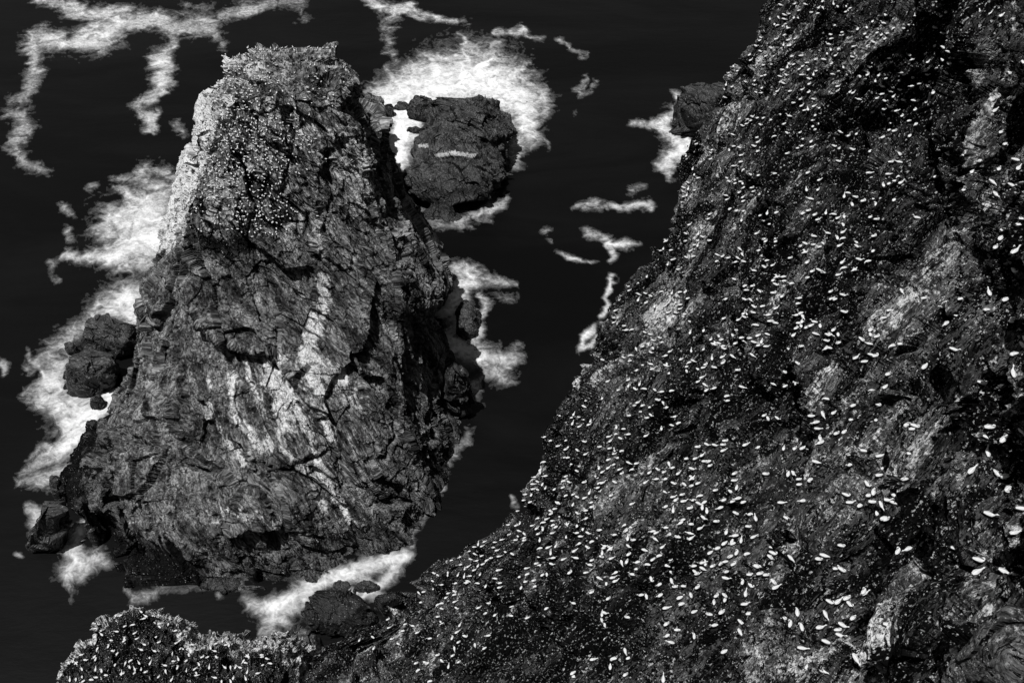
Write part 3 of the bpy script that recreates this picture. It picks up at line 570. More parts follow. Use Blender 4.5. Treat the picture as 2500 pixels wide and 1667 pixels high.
# ------------------------------------------------------------------ sea foam lying on the water
FOAM = [
 [(1010,190,9,1.1),(1000,150,9,.8),(985,125,6,.5)], [(1050,185,10,1.1),(1060,140,9,.9),(1065,100,8,.6),(1060,80,5,.3)], [(1100,185,10,1.1),(1125,140,10,.8),(1130,105,7,.5)],
 [(1150,200,10,1.1),(1190,160,9,.7),(1225,150,6,.4)], [(1200,260,9,1),(1240,230,8,.6),(1255,200,5,.3)], [(1205,300,9,.9),(1245,310,7,.5),(1255,340,5,.3)], [(930,205,9,1),(900,180,7,.6),(880,150,5,.3)],
 [(330,470,9,1),(290,440,8,.7),(250,435,6,.4)], [(300,520,9,1),(240,500,8,.7),(215,520,5,.4)], [(100,860,9,.9),(75,830,7,.6),(60,800,5,.3)], [(150,1040,9,.8),(90,1030,8,.5),(50,1060,5,.3)],
 [(60,108,13,.5),(75,92,17,.75),(100,88,18,.9),(135,95,17,.95),(160,100,12,.8),(190,98,20,1),(220,88,24,1.1),(250,75,24,1.1),(270,55,15,.9),(300,52,10,.8),(330,45,14,1),(365,42,14,.95),(400,60,16,.6),(440,60,20,.55),(480,62,18,.65),(500,85,14,.5),(525,105,8,.3)],
 [(95,0,12,.6),(130,8,13,.6),(170,22,18,.85),(205,32,14,.8),(240,38,13,.8),(280,32,14,.7),(300,48,12,.6)],
 [(75,100,12,.7),(82,130,13,.65),(85,160,14,.6),(75,185,16,.5),(55,215,18,.5),(20,262,14,.35),(55,275,18,.6),(60,300,18,.55),(40,322,18,.6),(15,342,10,.4),(45,355,16,.55),(60,378,16,.6),(90,390,14,.5),(112,398,9,.3)],
 [(390,82,12,.5),(400,100,10,.5),(385,120,12,.8),(368,145,18,1),(375,165,15,1),(375,190,15,1.05),(380,205,10,.8),(350,222,10,.6),(325,235,12,.55),(318,258,11,.5),(345,272,14,.85),(358,290,11,.8),(345,302,8,.5)],
 [(410,285,12,.35),(420,312,10,.3)],
 [(515,38,12,.5),(550,25,13,.6),(590,18,12,.55),(630,5,14,.5),(680,0,14,.4)],
 [(430,15,14,.35),(480,18,12,.3)], [(690,12,12,.3),(700,45,14,.3)],
 [(835,-5,8,.4),(860,12,10,.8),(900,20,9,.9),(940,18,8,.9),(965,35,7,.7),(1000,45,7,.8),(1035,50,6,.8),(1070,56,6,.4)],
 [(905,38,14,.5),(885,70,12,.4),(890,110,11,.3),(905,140,11,.3)],
 [(1138,76,6,.6),(1165,72,6,.5),(1195,72,8,.8),(1205,64,7,.9),(1215,80,5,.6),(1240,92,6,.35)], [(1285,95,8,.6),(1300,106,6,.6),(1345,128,7,.3)],
 [(858,222,20,.9),(900,210,24,1.1),(950,200,34,1.2),(1010,196,40,1.4),(1070,190,46,1.4),(1130,200,44,1.4),(1175,222,34,1.3),(1205,255,26,1.1),(1215,290,22,.85),(1200,320,18,.8),(1180,350,16,.85),(1180,375,12,.6)],
 [(945,165,18,.5),(1000,155,24,.65),(1060,145,26,.75),(1075,110,14,.5),(1120,140,32,.65),(1160,170,30,.7),(1215,190,26,.55),(1245,230,16,.5),(1250,270,10,.5)],
 [(890,245,24,1.4),(935,262,24,1.6),(925,300,26,1.7),(915,340,20,1.7),(918,375,14,1.6)], [(940,240,24,1.5),(985,225,26,1.5)], [(960,275,22,1.5),(935,320,18,1.6)],
 [(955,480,10,.35),(985,490,12,.45),(1030,500,13,.4),(1080,498,12,.5),(1120,485,12,.6),(1150,465,12,.7)], [(965,510,14,.3),(1050,515,14,.35),(1120,508,12,.3)],
 [(405,415,20,.45),(370,398,18,.5),(340,392,14,.55),(315,402,12,.5),(275,415,9,.45),(250,410,7,.3)],
 [(390,440,18,.5),(345,430,18,.6),(300,460,20,.5),(365,470,32,1),(340,500,42,1.2),(300,500,34,1),(255,500,28,.75),(240,530,24,.7)],
 [(360,545,40,1.3),(310,560,38,1.15),(270,585,26,1),(230,592,14,.95),(185,590,11,.9),(145,588,9,.8)], [(340,600,20,.6),(290,612,16,.6)],
 [(222,425,8,.45),(205,435,6,.3)], [(150,480,13,.4),(160,495,8,.35)], [(150,535,8,.45),(165,548,10,.3)], [(120,605,9,.3),(115,645,8,.3),(135,640,7,.3)],
 [(325,660,16,.6),(300,690,30,1.3),(265,705,26,1.1),(315,720,22,1.4)], [(245,680,16,.5),(215,735,18,.7),(170,760,18,.55),(120,800,20,.55),(90,830,18,.5),(60,850,10,.3)],
 [(150,850,26,.9),(125,880,30,1.15),(90,905,22,.8),(60,915,12,.5),(130,925,26,1.1),(165,940,30,1.25),(190,965,28,1.4),(160,985,28,1.2),(185,1000,26,1.2)],
 [(265,905,12,1.3),(240,930,16,1.3),(215,955,18,1.4)], [(170,1020,20,1),(135,1045,18,.75),(100,1060,18,.6),(60,1085,14,.5),(40,1110,9,.4),(110,1100,18,.75),(155,1085,18,.9)],
 [(70,1165,12,.55),(90,1180,16,.8),(75,1205,11,.7),(105,1195,14,.75)], [(2,835,9,.8),(0,860,6,.5)],
 [(195,1205,10,1),(180,1230,13,1.2),(168,1260,18,1.2),(180,1290,20,1.2),(160,1310,20,1),(185,1330,12,.7),(215,1280,20,.85),(245,1290,14,.5),(235,1260,12,.5)], [(150,1340,14,.4),(175,1360,10,.3),(160,1385,10,.25)], [(42,1278,6,.6)],
 [(1050,615,16,.8),(1080,630,18,.8),(1095,650,14,.7),(1060,655,22,1.1),(1030,690,20,1.25),(1015,715,14,1.2),(1045,720,14,1.2),(1040,755,12,1.3),(1025,790,12,1.4),(1060,800,18,1.3),(1095,810,18,1.2),(1130,820,18,.9),(1165,825,15,.65),(1195,820,10,.4)],
 [(1120,640,14,.5),(1160,645,10,.5),(1190,650,7,.35)], [(1140,680,10,.3),(1180,680,10,.3)], [(1110,690,10,.7),(1105,740,10,.5),(1090,780,12,.8)],
 [(1120,850,18,.75),(1160,862,18,.55),(1185,800,14,.4)], [(1095,880,14,.7),(1105,900,10,.5),(1115,925,7,.3)],
 [(1075,985,8,.35),(1060,1015,13,.5),(1045,1045,12,.5),(1015,1085,8,.45),(1005,1130,8,.4),(985,1170,8,.4),(965,1210,8,.4),(945,1250,9,.45)],
 [(935,1275,13,.9),(900,1285,15,1),(860,1292,14,1),(820,1305,14,1.1),(780,1325,16,1.2),(745,1325,13,1.1),(710,1345,15,1.1),(670,1380,20,1.15),(640,1395,20,1.2),(600,1400,18,.85),(570,1370,14,.5)],
 [(900,1310,13,.9),(880,1340,13,.9),(850,1360,12,1),(800,1355,12,1),(890,1375,10,.9),(840,1345,18,1)], [(650,1420,16,.8),(610,1440,13,.6),(600,1455,8,.4)], [(860,1420,9,.4),(800,1455,10,.5),(840,1450,9,.6)],
 [(560,1300,7,.8),(530,1325,9,.65),(485,1345,12,.4),(430,1350,12,.3),(370,1362,14,.35),(310,1375,14,.35),(290,1350,8,.4)], [(545,1345,8,.4),(500,1370,12,.3)],
 [(1545,215,8,.6),(1565,235,10,.7),(1545,262,14,.9),(1520,285,14,.8),(1490,290,10,.6),(1455,282,7,.5)], [(1530,300,14,.9),(1555,330,18,1.3),(1580,320,14,1.3),(1550,355,16,1.2),(1530,380,12,.9),(1540,405,8,.6)],
 [(1320,478,7,.45),(1365,470,9,.7),(1400,476,8,.6),(1445,475,7,.6),(1485,470,9,.8),(1500,478,6,.5)], [(1450,440,9,.35),(1480,425,8,.35)],
 [(1350,530,9,.7),(1375,545,7,.5),(1395,550,7,.7),(1405,562,7,.9),(1440,562,8,.9),(1475,558,7,.6)], [(1400,575,8,.9),(1405,595,7,.8)],
 [(1285,575,5,.5),(1305,588,6,.8),(1340,600,5,.6),(1375,602,4,.5)], [(1255,525,8,.3),(1262,550,7,.3)],
 [(1405,632,5,.7),(1398,655,6,.9),(1393,680,6,1),(1388,705,5,.8),(1378,722,5,.8)], [(1368,745,6,.8),(1350,762,9,1.1),(1340,780,7,1),(1335,800,6,.9),(1355,795,6,.9),(1370,790,6,1),(1372,770,6,.7)],
 [(1340,185,9,.35),(1328,215,7,.5),(1330,228,5,.35),(1365,190,8,.3)], [(1315,258,6,.25)], [(1172,1138,5,.7),(1178,1160,6,.4)], [(600,1470,7,.5),(575,1480,5,.4)],
]
def build_foam():
    st = 1.9; xs = np.arange(-20, 1900, st); ys = np.arange(-30, 1640, st)
    PX, PY = np.meshgrid(xs, ys); P = onz(PX, PY, 0.); Q = P.copy(); Q[..., 2] = 0
    sc = 1.063
    # wind-drawn filaments: warp the water surface before measuring the strokes
    w1 = np.stack([fbm(Q/16, 3, 500), fbm(Q/16, 3, 505)], -1)*16+np.stack([fbm(Q/6.5, 3, 510, .5), fbm(Q/6.5, 3, 515, .5)], -1)*14
    X = PX+w1[..., 0]*1.3; Y = PY+w1[..., 1]*.8
    D = np.zeros(PX.shape, np.float32)
    for S in FOAM:
        s = np.array(S, float)*[sc, sc, sc*1.05, 1]; m = s[:, 2].max()*3.2+30
        if len(s) == 1: s = np.repeat(s, 2, 0)+[[0, 0, 0, 0], [1, 0, 0, 0]]
        i0, i1 = np.searchsorted(ys, [s[:, 1].min()-m, s[:, 1].max()+m]); j0, j1 = np.searchsorted(xs, [s[:, 0].min()-m, s[:, 0].max()+m])
        x, y = X[i0:i1, j0:j1], Y[i0:i1, j0:j1]; best = np.zeros(x.shape)
        for a, b in zip(s[:-1], s[1:]):
            vx, vy = b[0]-a[0], b[1]-a[1]; t = np.clip(((x-a[0])*vx+(y-a[1])*vy)/(vx*vx+vy*vy+1e-6), 0, 1)
            d = np.hypot(x-a[0]-t*vx, y-a[1]-t*vy)/(a[2]+(b[2]-a[2])*t); best = np.maximum(best, (a[3]+(b[3]-a[3])*t)*(.82*np.exp(-.9*d**2)+.18*np.exp(-.16*d**2)))
        D[i0:i1, j0:j1] = np.maximum(D[i0:i1, j0:j1], best)+.25*np.minimum(D[i0:i1, j0:j1], best)
    qq = Q*np.array([.8, 1, 1])+np.stack([w1[..., 0], w1[..., 1], 0*PX], -1)*.45
    fil = ridged(qq/4.2, 3, 520, .5); soft = fbm(qq/7, 4, 530, .6)
    fil2 = ridged(qq/1.5+w1[..., :1]*.12, 3, 560, .6)
    Dn = 1-np.exp(-1.5*D); mod = .55*(fil-.3)+.30*(fil2-.3)+.75*soft
    a = Dn+mod*.95*np.sqrt(np.clip(Dn, 0, 1))*(1.18-Dn)-.05
    a = np.clip(a, 0, 1)**2.7*1.0
    q = grid_quads(*PX.shape); keep = a.ravel()[q].max(1) > .02; q = q[keep]
    V = P.reshape(-1, 3).copy(); V[:, 2] = (.06+.9*a*sm(D, .5, 1.3)*(.5+fbm(Q/4, 3, 540))).ravel()
    used = np.unique(q); re = np.full(len(V), -1, np.int64); re[used] = np.arange(len(used))
    m, nt, b = new_mat('foam'); b.inputs['Base Color'].default_value = (.66, .66, .66, 1); b.inputs['Roughness'].default_value = .9; b.inputs['Specular IOR Level'].default_value = .1
    tc = node(nt, 'ShaderNodeTexCoord').outputs['Object']
    mp = node(nt, 'ShaderNodeMapping'); mp.inputs['Scale'].default_value = (.8, 1, 1); nt.links.new(tc, mp.inputs[0])
    f = noise(nt, mp.outputs[0], .6, 5, .62, 1.0); at_ = node(nt, 'ShaderNodeAttribute', attribute_name='foam').outputs['Fac']
    # gaps open where the foam is thin
    gap = mathn(nt, 'MULTIPLY', mathn(nt, 'SUBTRACT', f, .5), mathn(nt, 'MULTIPLY', mathn(nt, 'SUBTRACT', 1.1, at_), 2.4))
    al = mathn(nt, 'MULTIPLY', at_, mathn(nt, 'ADD', 1., mathn(nt, 'MULTIPLY', gap, 1.3)), clamp=True)
    nt.links.new(al, b.inputs['Alpha'])
    o = mesh_np('sea_foam', V[used], re[q], m, {'foam': a.ravel()[used]}, smooth=True)
    return tag(o, 'white streaks and swirls of surf foam lying on the black sea around the rocks', 'foam', kind='stuff')
build_foam()
# ------------------------------------------------------------------ gannets
M_BIRD = plain('plumage', .50, .8, .1); M_TIP = plain('wing_tip', .015, .7, .1); M_BILL = plain('bill', .22, .5)
body = [(-.46,0,.13,.012),(-.36,0,.14,.06),(-.24,0,.15,.10),(-.09,0,.16,.14),(.07,0,.17,.155),(.20,0,.17,.125)]
POSES = [
 ('resting with its head tucked back', body+[(.29,0,.23,.08),(.27,0,.32,.055),(.19,0,.36,.058),(.11,0,.35,.035),(.02,0,.33,.010)]),
 ('sitting with its neck raised', body+[(.30,0,.25,.065),(.37,0,.36,.04),(.42,0,.43,.058),(.49,0,.43,.04),(.60,0,.41,.010)]),
 ('stretching its neck forward', body+[(.34,0,.21,.062),(.44,0,.25,.040),(.53,0,.28,.058),(.58,0,.27,.035),(.69,0,.25,.010)]),
 ('preening with its neck bent sideways', body+[(.30,.05,.22,.062),(.34,.15,.25,.042),(.27,.20,.26,.056),(.19,.20,.24,.035),(.09,.17,.20,.010)]),
 ('bending its neck down', body+[(.33,.02,.17,.075),(.42,.05,.13,.052),(.46,.08,.06,.056),(.46,.09,.0,.035),(.47,.10,-.08,.010)]),
 ('half opening its wings', body+[(.30,0,.23,.075),(.37,.03,.28,.05),(.43,.05,.30,.056),(.49,.06,.29,.035),(.59,.07,.27,.010)]),
]
def bird_mesh(k):
    pts = np.array(POSES[k][1]); c = pts[:, :3]; r = pts[:, 3]; t = np.gradient(c, axis=0); t /= np.linalg.norm(t, axis=1, keepdims=True)
    n = 10; V = []; Fq = []; mi = []
    side = np.array([0, 1., 0])
    for i in range(len(c)):
        s = side-t[i]*(side@t[i]); s = s/np.linalg.norm(s) if np.linalg.norm(s) > .1 else np.array([0, 0, 1.])
        if i and s@ps < 0: s = -s
        ps = s; u = np.cross(t[i], s)
        for j in range(n):
            a = 2*math.pi*j/n; V.append(c[i]+s*math.cos(a)*r[i]*(1.0 if i > 5 else 1.0)+u*math.sin(a)*r[i]*(.85 if i <= 5 else 1))
    for i in range(len(c)-1):
        for j in range(n): Fq.append((i*n+j, i*n+(j+1) % n, (i+1)*n+(j+1) % n, (i+1)*n+j)); mi.append(2 if i >= len(c)-2 else 0)
    def plate(p, th, m):                          # wing or tail blade with thickness
        b = len(V); p = [np.array(x, float) for x in p]; L = len(p)//2
        for x in p: V.append(x)
        for x in p: V.append(x+np.array([0, 0, th]))
        N = len(p)
        for i in range(L-1):
            for o2 in (0, N): Fq.append((b+o2+i, b+o2+i+1, b+o2+N-2-i, b+o2+N-1-i)); mi.append(m[i])
        for i in range(N): Fq.append((b+i, b+(i+1) % N, b+N+(i+1) % N, b+N+i)); mi.append(m[min(i, N-2-i if N-2-i >= 0 else 0, L-2)])
    if k != 5:
        for s in (1, -1):                         # folded wings with dark crossed tips
            plate([(.12,.14*s,.22),(-.12,.165*s,.22),(-.34,.08*s,.18),(-.60,-.015*s,.16),(-.58,-.03*s,.17),(-.34,.02*s,.21),(-.12,.06*s,.30),(.12,.04*s,.33)], .012, [0, 0, 1])
    else:
        for s in (1, -1):
            plate([(.16,.10*s,.22),(.14,.26*s,.34),(-.06,.36*s,.38),(-.34,.40*s,.36),(-.36,.32*s,.34),(-.22,.28*s,.34),(-.10,.22*s,.30),(-.12,.08*s,.22)], .015, [0, 0, 1])
    V = np.array(V); V[:, 2] -= .03
    me = bpy.data.meshes.new('gannet'); me.from_pydata([tuple(v) for v in V], [], Fq); me.polygons.foreach_set('material_index', mi)
    me.polygons.foreach_set('use_smooth', [True]*(len(c)-1)*n+[False]*(len(Fq)-(len(c)-1)*n))
    for m in (M_BIRD, M_TIP, M_BILL): me.materials.append(m)
    me.update(); return me, V, np.array(Fq), np.array(mi)
BM = [bird_mesh(k) for k in range(6)]

class Screen:                                     # the visible surface of a rock: first vertex met in each direction
    def __init__(s, *obs, b=5):
        cs = []
        for o in obs:
            co = np.empty(len(o.data.vertices)*3, np.float32); o.data.vertices.foreach_get('co', co); cs.append(co.reshape(-1, 3).astype(float))
        s.co = np.concatenate(cs)
        px, py, dep = project(s.co); s.b = b; s.w = 640; ok = (px > -60) & (px < 2600) & (py > -60) & (py < 1800) & (s.co[:, 2] > 1)
        idx = np.nonzero(ok)[0]; key = ((py[idx]+100)//b).astype(int)*s.w+((px[idx]+100)//b).astype(int)
        o_ = np.lexsort((dep[idx], key)); idx = idx[o_]; key = key[o_]; u, f = np.unique(key, return_index=True); s.m = dict(zip(u.tolist(), idx[f].tolist()))
    def hit(s, px, py):
        for dx, dy in ((0, 0), (1, 0), (-1, 0), (0, 1), (0, -1)):
            v = s.m.get(int((py+100)//s.b+dy)*s.w+int((px+100)//s.b+dx))
            if v is not None: return s.co[v]
        return None
SC, SH, SS = Screen(cliff, CORNER, SLAB, KNOB), Screen(head), Screen(stack)
NEAR = [(1763,1222,200),(1812,1229,20),(1758,1242,200),(1803,1258,-30),(1841,1266,90),(1826,1285,0),(1777,1304,60),(1807,1321,70),(1769,1327,30),(1900,1228,0),(1950,1218,-10),(1971,1243,-10),(1916,1266,-30),(1972,1270,10),(1973,1280,20),(1969,1290,20),(2005,1275,-40),(2004,1300,30),(2018,1299,-50),(2008,1324,25),(1959,1325,90),(1881,1336,-10),(1898,1351,-70),(1798,1352,50),(1766,1351,20),(1877,1362,-40),(1925,1361,-60),(1916,1369,-35),(1849,1380,-20),(1789,1378,25),(1755,1377,30),(2009,1359,-20),(1997,1369,0),(2050,1330,-10),(2185,1348,40),(2182,1383,30),(2050,1391,-30),(1828,1402,0),(1854,1402,10),(1871,1397,5),(1972,1403,-10),(1774,1414,-15),(1889,1420,-50),(1828,1427,-60),(1903,1446,10),(2045,1433,-20),(2110,1427,-30),(2109,1441,40),(2121,1468,-25),(1769,1455,-50),(1815,1452,70),(1817,1477,0),(1973,1472,-20),(2047,1473,30),(2072,1475,-60),(1764,1497,30),(1801,1499,-40),(1905,1508,-25),(1847,1509,45),(1940,1497,80),(2012,1497,-75),(1806,1522,-50),(1807,1540,-70),(1798,1548,0),(1850,1526,-10),(1873,1533,0),(1927,1522,60),(1997,1531,10),(1954,1532,90),(2047,1528,-30),(2042,1538,0),(2048,1552,-20),(2080,1514,30),(1903,1560,70),(1862,1568,0),(2008,1568,-20),(1959,1582,-10),(1768,1592,20),(1886,1613,-45),(1817,1631,60),(1763,1661,30),(1854,1660,-25),(1968,1626,35),(2005,1639,-45),(2088,1605,-70),(2059,1640,25),(2129,1582,0),(2204,1543,15),(2166,1525,-15),(2225,1512,20),(2292,1526,0),(2327,1495,60),(2284,1578,-60),(2380,1454,90),(2381,1402,20),(2389,1372,-25),(2447,1399,-30),(2306,1368,20),(2327,1340,-15),(2402,1315,-80),(2474,1305,10),(2410,1259,-25),(2487,1248,-10),(2228,1265,-5),(2161,1271,20),(2118,1210,15),(2127,1203,60),(2128,1226,0),(2096,1231,25),(2145,1230,-80),(2161,1224,-10),(2179,1213,-50),(2076,1257,75),(2078,1227,0)]
FAR = [1469,1203,1445,1237,1405,1254,1426,1265,1426,1246,1369,1260,1482,1247,1497,1229,1513,1226,1514,1233,1501,1248,1512,1257,1507,1214,1493,1211,1539,1203,1541,1231,1620,1238,1472,1262,1478,1268,1423,1292,1381,1284,1349,1271,1328,1277,1305,1292,1297,1284,1328,1293,1356,1288,1255,1280,1249,1291,1269,1296,1278,1303,1303,1304,1348,1303,1387,1295,1261,1310,1255,1315,1279,1324,1286,1333,1315,1317,1335,1336,1412,1326,1418,1313,1434,1339,1404,1346,1385,1331,1370,1343,1342,1351,1281,1350,1216,1357,1220,1316,1205,1322,1184,1324,1167,1326,1157,1337,1147,1347,1120,1360,1164,1367,1187,1369,1199,1364,1179,1377,1145,1367,1072,1388,1090,1395,1111,1395,1159,1391,1142,1380,1092,1404,1130,1409,1143,1417,1169,1424,1207,1410,1136,1423,1139,1437,1298,1371,1346,1364,1346,1379,1309,1379,1317,1382,1371,1367,1407,1362,1407,1380,1440,1356,1469,1351,1467,1361,1488,1340,1494,1364,1470,1338,1477,1332,1437,1380,1281,1388,1252,1391,1320,1402,1333,1400,1360,1397,1390,1397,1407,1393,1513,1375,1531,1330,1533,1350,1545,1321,1531,1315,1542,1285,1570,1290,1525,1298,1600,1304,1595,1317,1651,1312,1689,1319,1660,1278,1686,1284,1679,1269,1715,1268,1745,1277,1708,1293,1681,1301,1654,1258,1631,1265,1641,1248,1665,1226,1692,1222,1717,1226,1706,1211,1689,1205,1711,1241,1722,1249,1619,1339,1572,1340,1606,1357,1583,1379,1590,1367,1620,1383,1629,1380,1601,1391,1600,1399,1638,1396,1552,1392,1543,1402,1500,1399,1503,1424,1476,1426,1695,1395,1689,1366,1686,1375,1705,1347,1730,1350,1719,1364,1721,1379,1735,1382,1733,1333,1301,1419,1259,1420,1240,1413,1248,1445,1409,1426,1444,1446,1586,1415,1607,1426,1669,1430,1638,1423,1700,1438,1359,1441,1361,1453,1579,1456,1605,1458,1658,1464,1691,1458,1746,1455,1484,1464,1395,1474,1332,1486,1289,1506,1367,1508,1477,1495,1468,1500,1525,1505,1469,1519,1472,1527,1426,1540,1478,1560,1429,1582,1446,1614,1622,1485,1692,1498,1737,1474,1729,1485,1729,1500,1627,1520,1741,1527,1650,1538,1629,1553,1635,1565,1689,1553,1528,1591,1531,1609,1495,1608,1488,1629,1526,1648,1585,1638,1634,1630,1645,1599,1615,1659,1403,1652,1365,1650,1396,1640,1221,1476,1216,1436,1246,1500,1209,1500,1183,1499,1121,1461,1088,1457,1069,1476,1076,1472,1057,1439,1077,1489,1026,1485,1034,1500,1075,1522,1086,1500,1006,1528,1191,1551,1217,1556,1204,1570,1156,1576,1180,1583,1139,1554,1119,1566,1116,1543,1072,1550,1107,1581,1065,1598,1016,1615,1035,1619,1041,1622,1073,1611,1099,1626,1121,1618,1107,1603,1018,1635,1073,1636,1046,1662,1022,1449,1031,1447,1907,725,1928,707,1961,707,1951,733,1971,724,1960,746,1929,755,1903,770,2028,718,2026,732,2058,722,2198,714,2252,732,2166,760,2155,778,2057,760,1984,764,1944,773,1960,776,1947,790,1952,795,1983,788,2001,796,1912,792,2026,807,2029,818,2044,816,1986,818,1936,824,1951,836,2019,834,2008,852,2023,855,1933,856,2123,809,2121,817,2103,833,2122,844,2196,842,2122,865,2106,871,2089,877,2109,889,2168,915,2250,897,2296,835,2324,858,2296,868,2365,851,2403,837,2382,821,2463,826,2496,831,2494,846,2473,865,2466,788,2400,762,2450,737,2412,720,2340,732,2301,746,2300,754,2331,754,2337,778,2296,784,2305,790,2373,906,2396,931,2394,963,2466,919,2432,1017,2401,1030,2410,1047,2486,1051,2407,1074,2445,1079,2405,1105,2317,1075,2258,1082,2276,1031,2226,1051,2232,1042,2158,945,2129,955,2137,980,2130,997,2098,991,2017,977,2031,893,2038,926,1980,911,1913,911,1947,894,1918,945,1979,1019,2006,1014,2031,1013,2077,1025,2108,1028,2122,1019,2086,1040,1994,1048,2152,1028,2138,1062,2058,1058,2075,1065,2072,1079,2065,1099,2108,1100,2147,1117,2223,1107,1996,1071,1937,1099,1955,1096,1977,1096,1922,1117,1960,1128,1985,1130,1934,1158,1907,1156,1977,1173,2030,1165,2064,1128,2149,1149,2181,1173,2202,1174,2114,1181,1952,1188,2325,1135,2369,1151,2422,1159,2445,1165,2382,1189,2459,1196,2460,1135,2470,1108,1542,806,1659,745,1675,734,1671,718,1645,765,1587,817,1593,831,1593,854,1584,844,1537,852,1550,852,1535,869,1537,882,1587,894,1562,892,1535,903,1552,908,1664,875,1687,857,1707,824,1679,909,1701,903,1722,892,1742,897,1731,844,1735,834,1752,844,1761,845,1742,820,1749,820,1717,858,1725,857,1708,872,1735,876,1763,871,1789,871,1784,847,1791,806,1789,822,1818,811,1805,826,1812,833,1835,836,1849,823,1873,819,1868,846,1805,858,1834,869,1809,874,1800,909,1808,946,1772,969,1718,943,1721,955,1701,931,1620,930,1672,939,1596,951,1572,952,1546,951,1558,985,1626,972,1600,976,1616,984,1588,997,1627,998,1636,1004,1588,1017,1610,1023,1637,1042,1610,1049,1531,1019,1509,1018,1503,1043,1521,1045,1488,1065,1488,1079,1428,1082,1419,1100,1406,1104,1435,1099,1425,1114,1396,1130,1482,1121,1481,1142,1461,1144,1465,1150,1497,1138,1504,1100,1457,1165,1462,1180,1548,1164,1573,1179,1586,1157,1601,1145,1601,1171,1623,1150,1632,1130,1650,1157,1666,1183,1701,1183,1689,1171,1686,1147,1717,1128,1677,1120,1714,1110,1702,1093,1740,1085,1761,1087,1762,1102,1765,1078,1818,1089,1847,1098,1851,1047,1870,1025,1898,1023,1623,1201,1749,1195,1793,1176,1788,1185,1865,1155,1857,1176,1845,1200,1868,1197,1783,1203,1495,1192,1647,1222,1350,1197,1356,1226,1362,1225,1472,880,1301,1180,1824,711,1852,714,1889,715,1770,732,1831,739,1851,734,1863,752,1836,751,1894,755,1766,782,1802,781,1813,768,1820,767,1838,768,1854,772,1871,771,1842,795,1877,788,1890,790,1898,47,1912,51,1936,47,1896,65,1925,111,1924,119,1955,101,1945,47,2007,8,2008,20,1996,22,2022,24,2034,14,2043,21,2062,18,1980,14,2038,35,2069,33,2155,43,2113,72,2090,75,2111,87,2153,86,2158,98,2110,96,2126,58,2157,64,2204,74,2249,33,2286,14,2295,42,2314,30,2345,21,2374,21,2282,71,2297,87,2417,42,2441,43,2445,29,2390,35,2366,35,2319,108,2278,119,2302,124,2314,134,2256,139,2215,139,2298,152,2227,153,2216,156,2167,145,2261,158,2311,160,2469,160,2492,159,2464,182,2306,181,2278,173,2255,177,2269,189,2209,188,2169,196,2141,189,2145,174,2124,169,2118,188,2096,193,2088,164,2076,140,2102,139,2084,117,2038,140,2022,114,2029,98,2050,94,2027,89,2038,68,2050,80,2059,167,2031,185,2063,186,1973,173,1967,158,1955,185,1945,174,2006,148,1990,146,2018,137,1950,143,1924,155,1903,204,1919,187,1901,194,1890,159,1880,175,1869,187,1856,218,1855,232,1844,204,1927,225,1969,225,1924,253,1940,257,1975,270,1964,271,1982,249,2017,270,2015,282,2035,248,2041,227,2070,225,2083,234,2097,246,2125,276,2137,243,2151,217,2148,210,2170,226,2176,243,2172,267,2179,272,2153,272,2220,248,2230,246,2238,254,2207,248,2209,235,2272,218,2265,201,2264,210,2256,214,2275,232,2282,234,2221,210,2312,208,2226,271,2216,297,2242,286,2167,290,2201,285,2234,309,2255,314,2165,324,2166,339,2196,331,2219,337,2263,362,2052,284,2067,292,2092,268,2024,309,1982,311,1985,323,1987,288,1975,299,1929,288,1912,309,1900,284,1882,297,1864,291,1851,308,1821,309,1924,326,1886,338,1976,345,1955,341,1959,316,2045,325,2085,334,2048,365,1945,365,2043,398,2167,374,2174,372,2190,384,2190,400,2174,398,2123,374,2289,330,2310,325,2281,390,2313,384,2258,394,2134,410,2116,419,2115,427,2167,428,2190,430,2181,449,2195,450,2125,450,2097,453,2151,455,2167,454,2125,464,2104,438,2067,470,1999,442,2014,443,1973,427,1967,468,1958,486,1977,487,1996,468,2085,482,2077,501,2134,489,2151,490,2172,486,2181,491,2195,470,2153,503,2031,529,2057,532,1985,525,1994,540,1978,552,2059,552,2120,533,2139,536,2172,517,2233,536,2065,565,2041,580,2017,573,1980,601,2006,596,1985,580,2074,592,2095,595,2092,603,2132,595,2134,581,2048,604,1952,603,2125,616,2081,664,2052,635,2095,638,2116,643,1966,643,1926,631,1890,585,1892,593,1891,605,1869,593,1876,554,1847,571,1858,526,1848,514,1810,493,1800,474,1812,482,1812,453,1805,449,1793,440,1791,451,1772,494,1774,482,1781,510,1795,519,1814,518,1810,416,1788,409,1833,429,1833,443,1830,463,1812,463,1836,474,1802,612,1805,622,1797,631,1814,640,1854,608,1854,617,1856,625,1855,638,1863,650,1835,664,1837,674,1985,669,2008,669,1889,685,1910,678,1929,695,2429,276,2464,257,2441,325,2490,332,2375,346,2382,358,2454,358,2448,367,2385,397,2441,393,2476,398,2352,384,2371,428,2414,423,2438,419,2481,415,2284,435,2372,444,2371,463,2350,465,2417,449,2465,455,2494,454,2427,479,2428,500,2490,541,2485,559,2443,568,2373,566,2438,587,2480,585,2427,608,2477,601,2452,618,2471,624,2371,620,2471,667,2042,671]
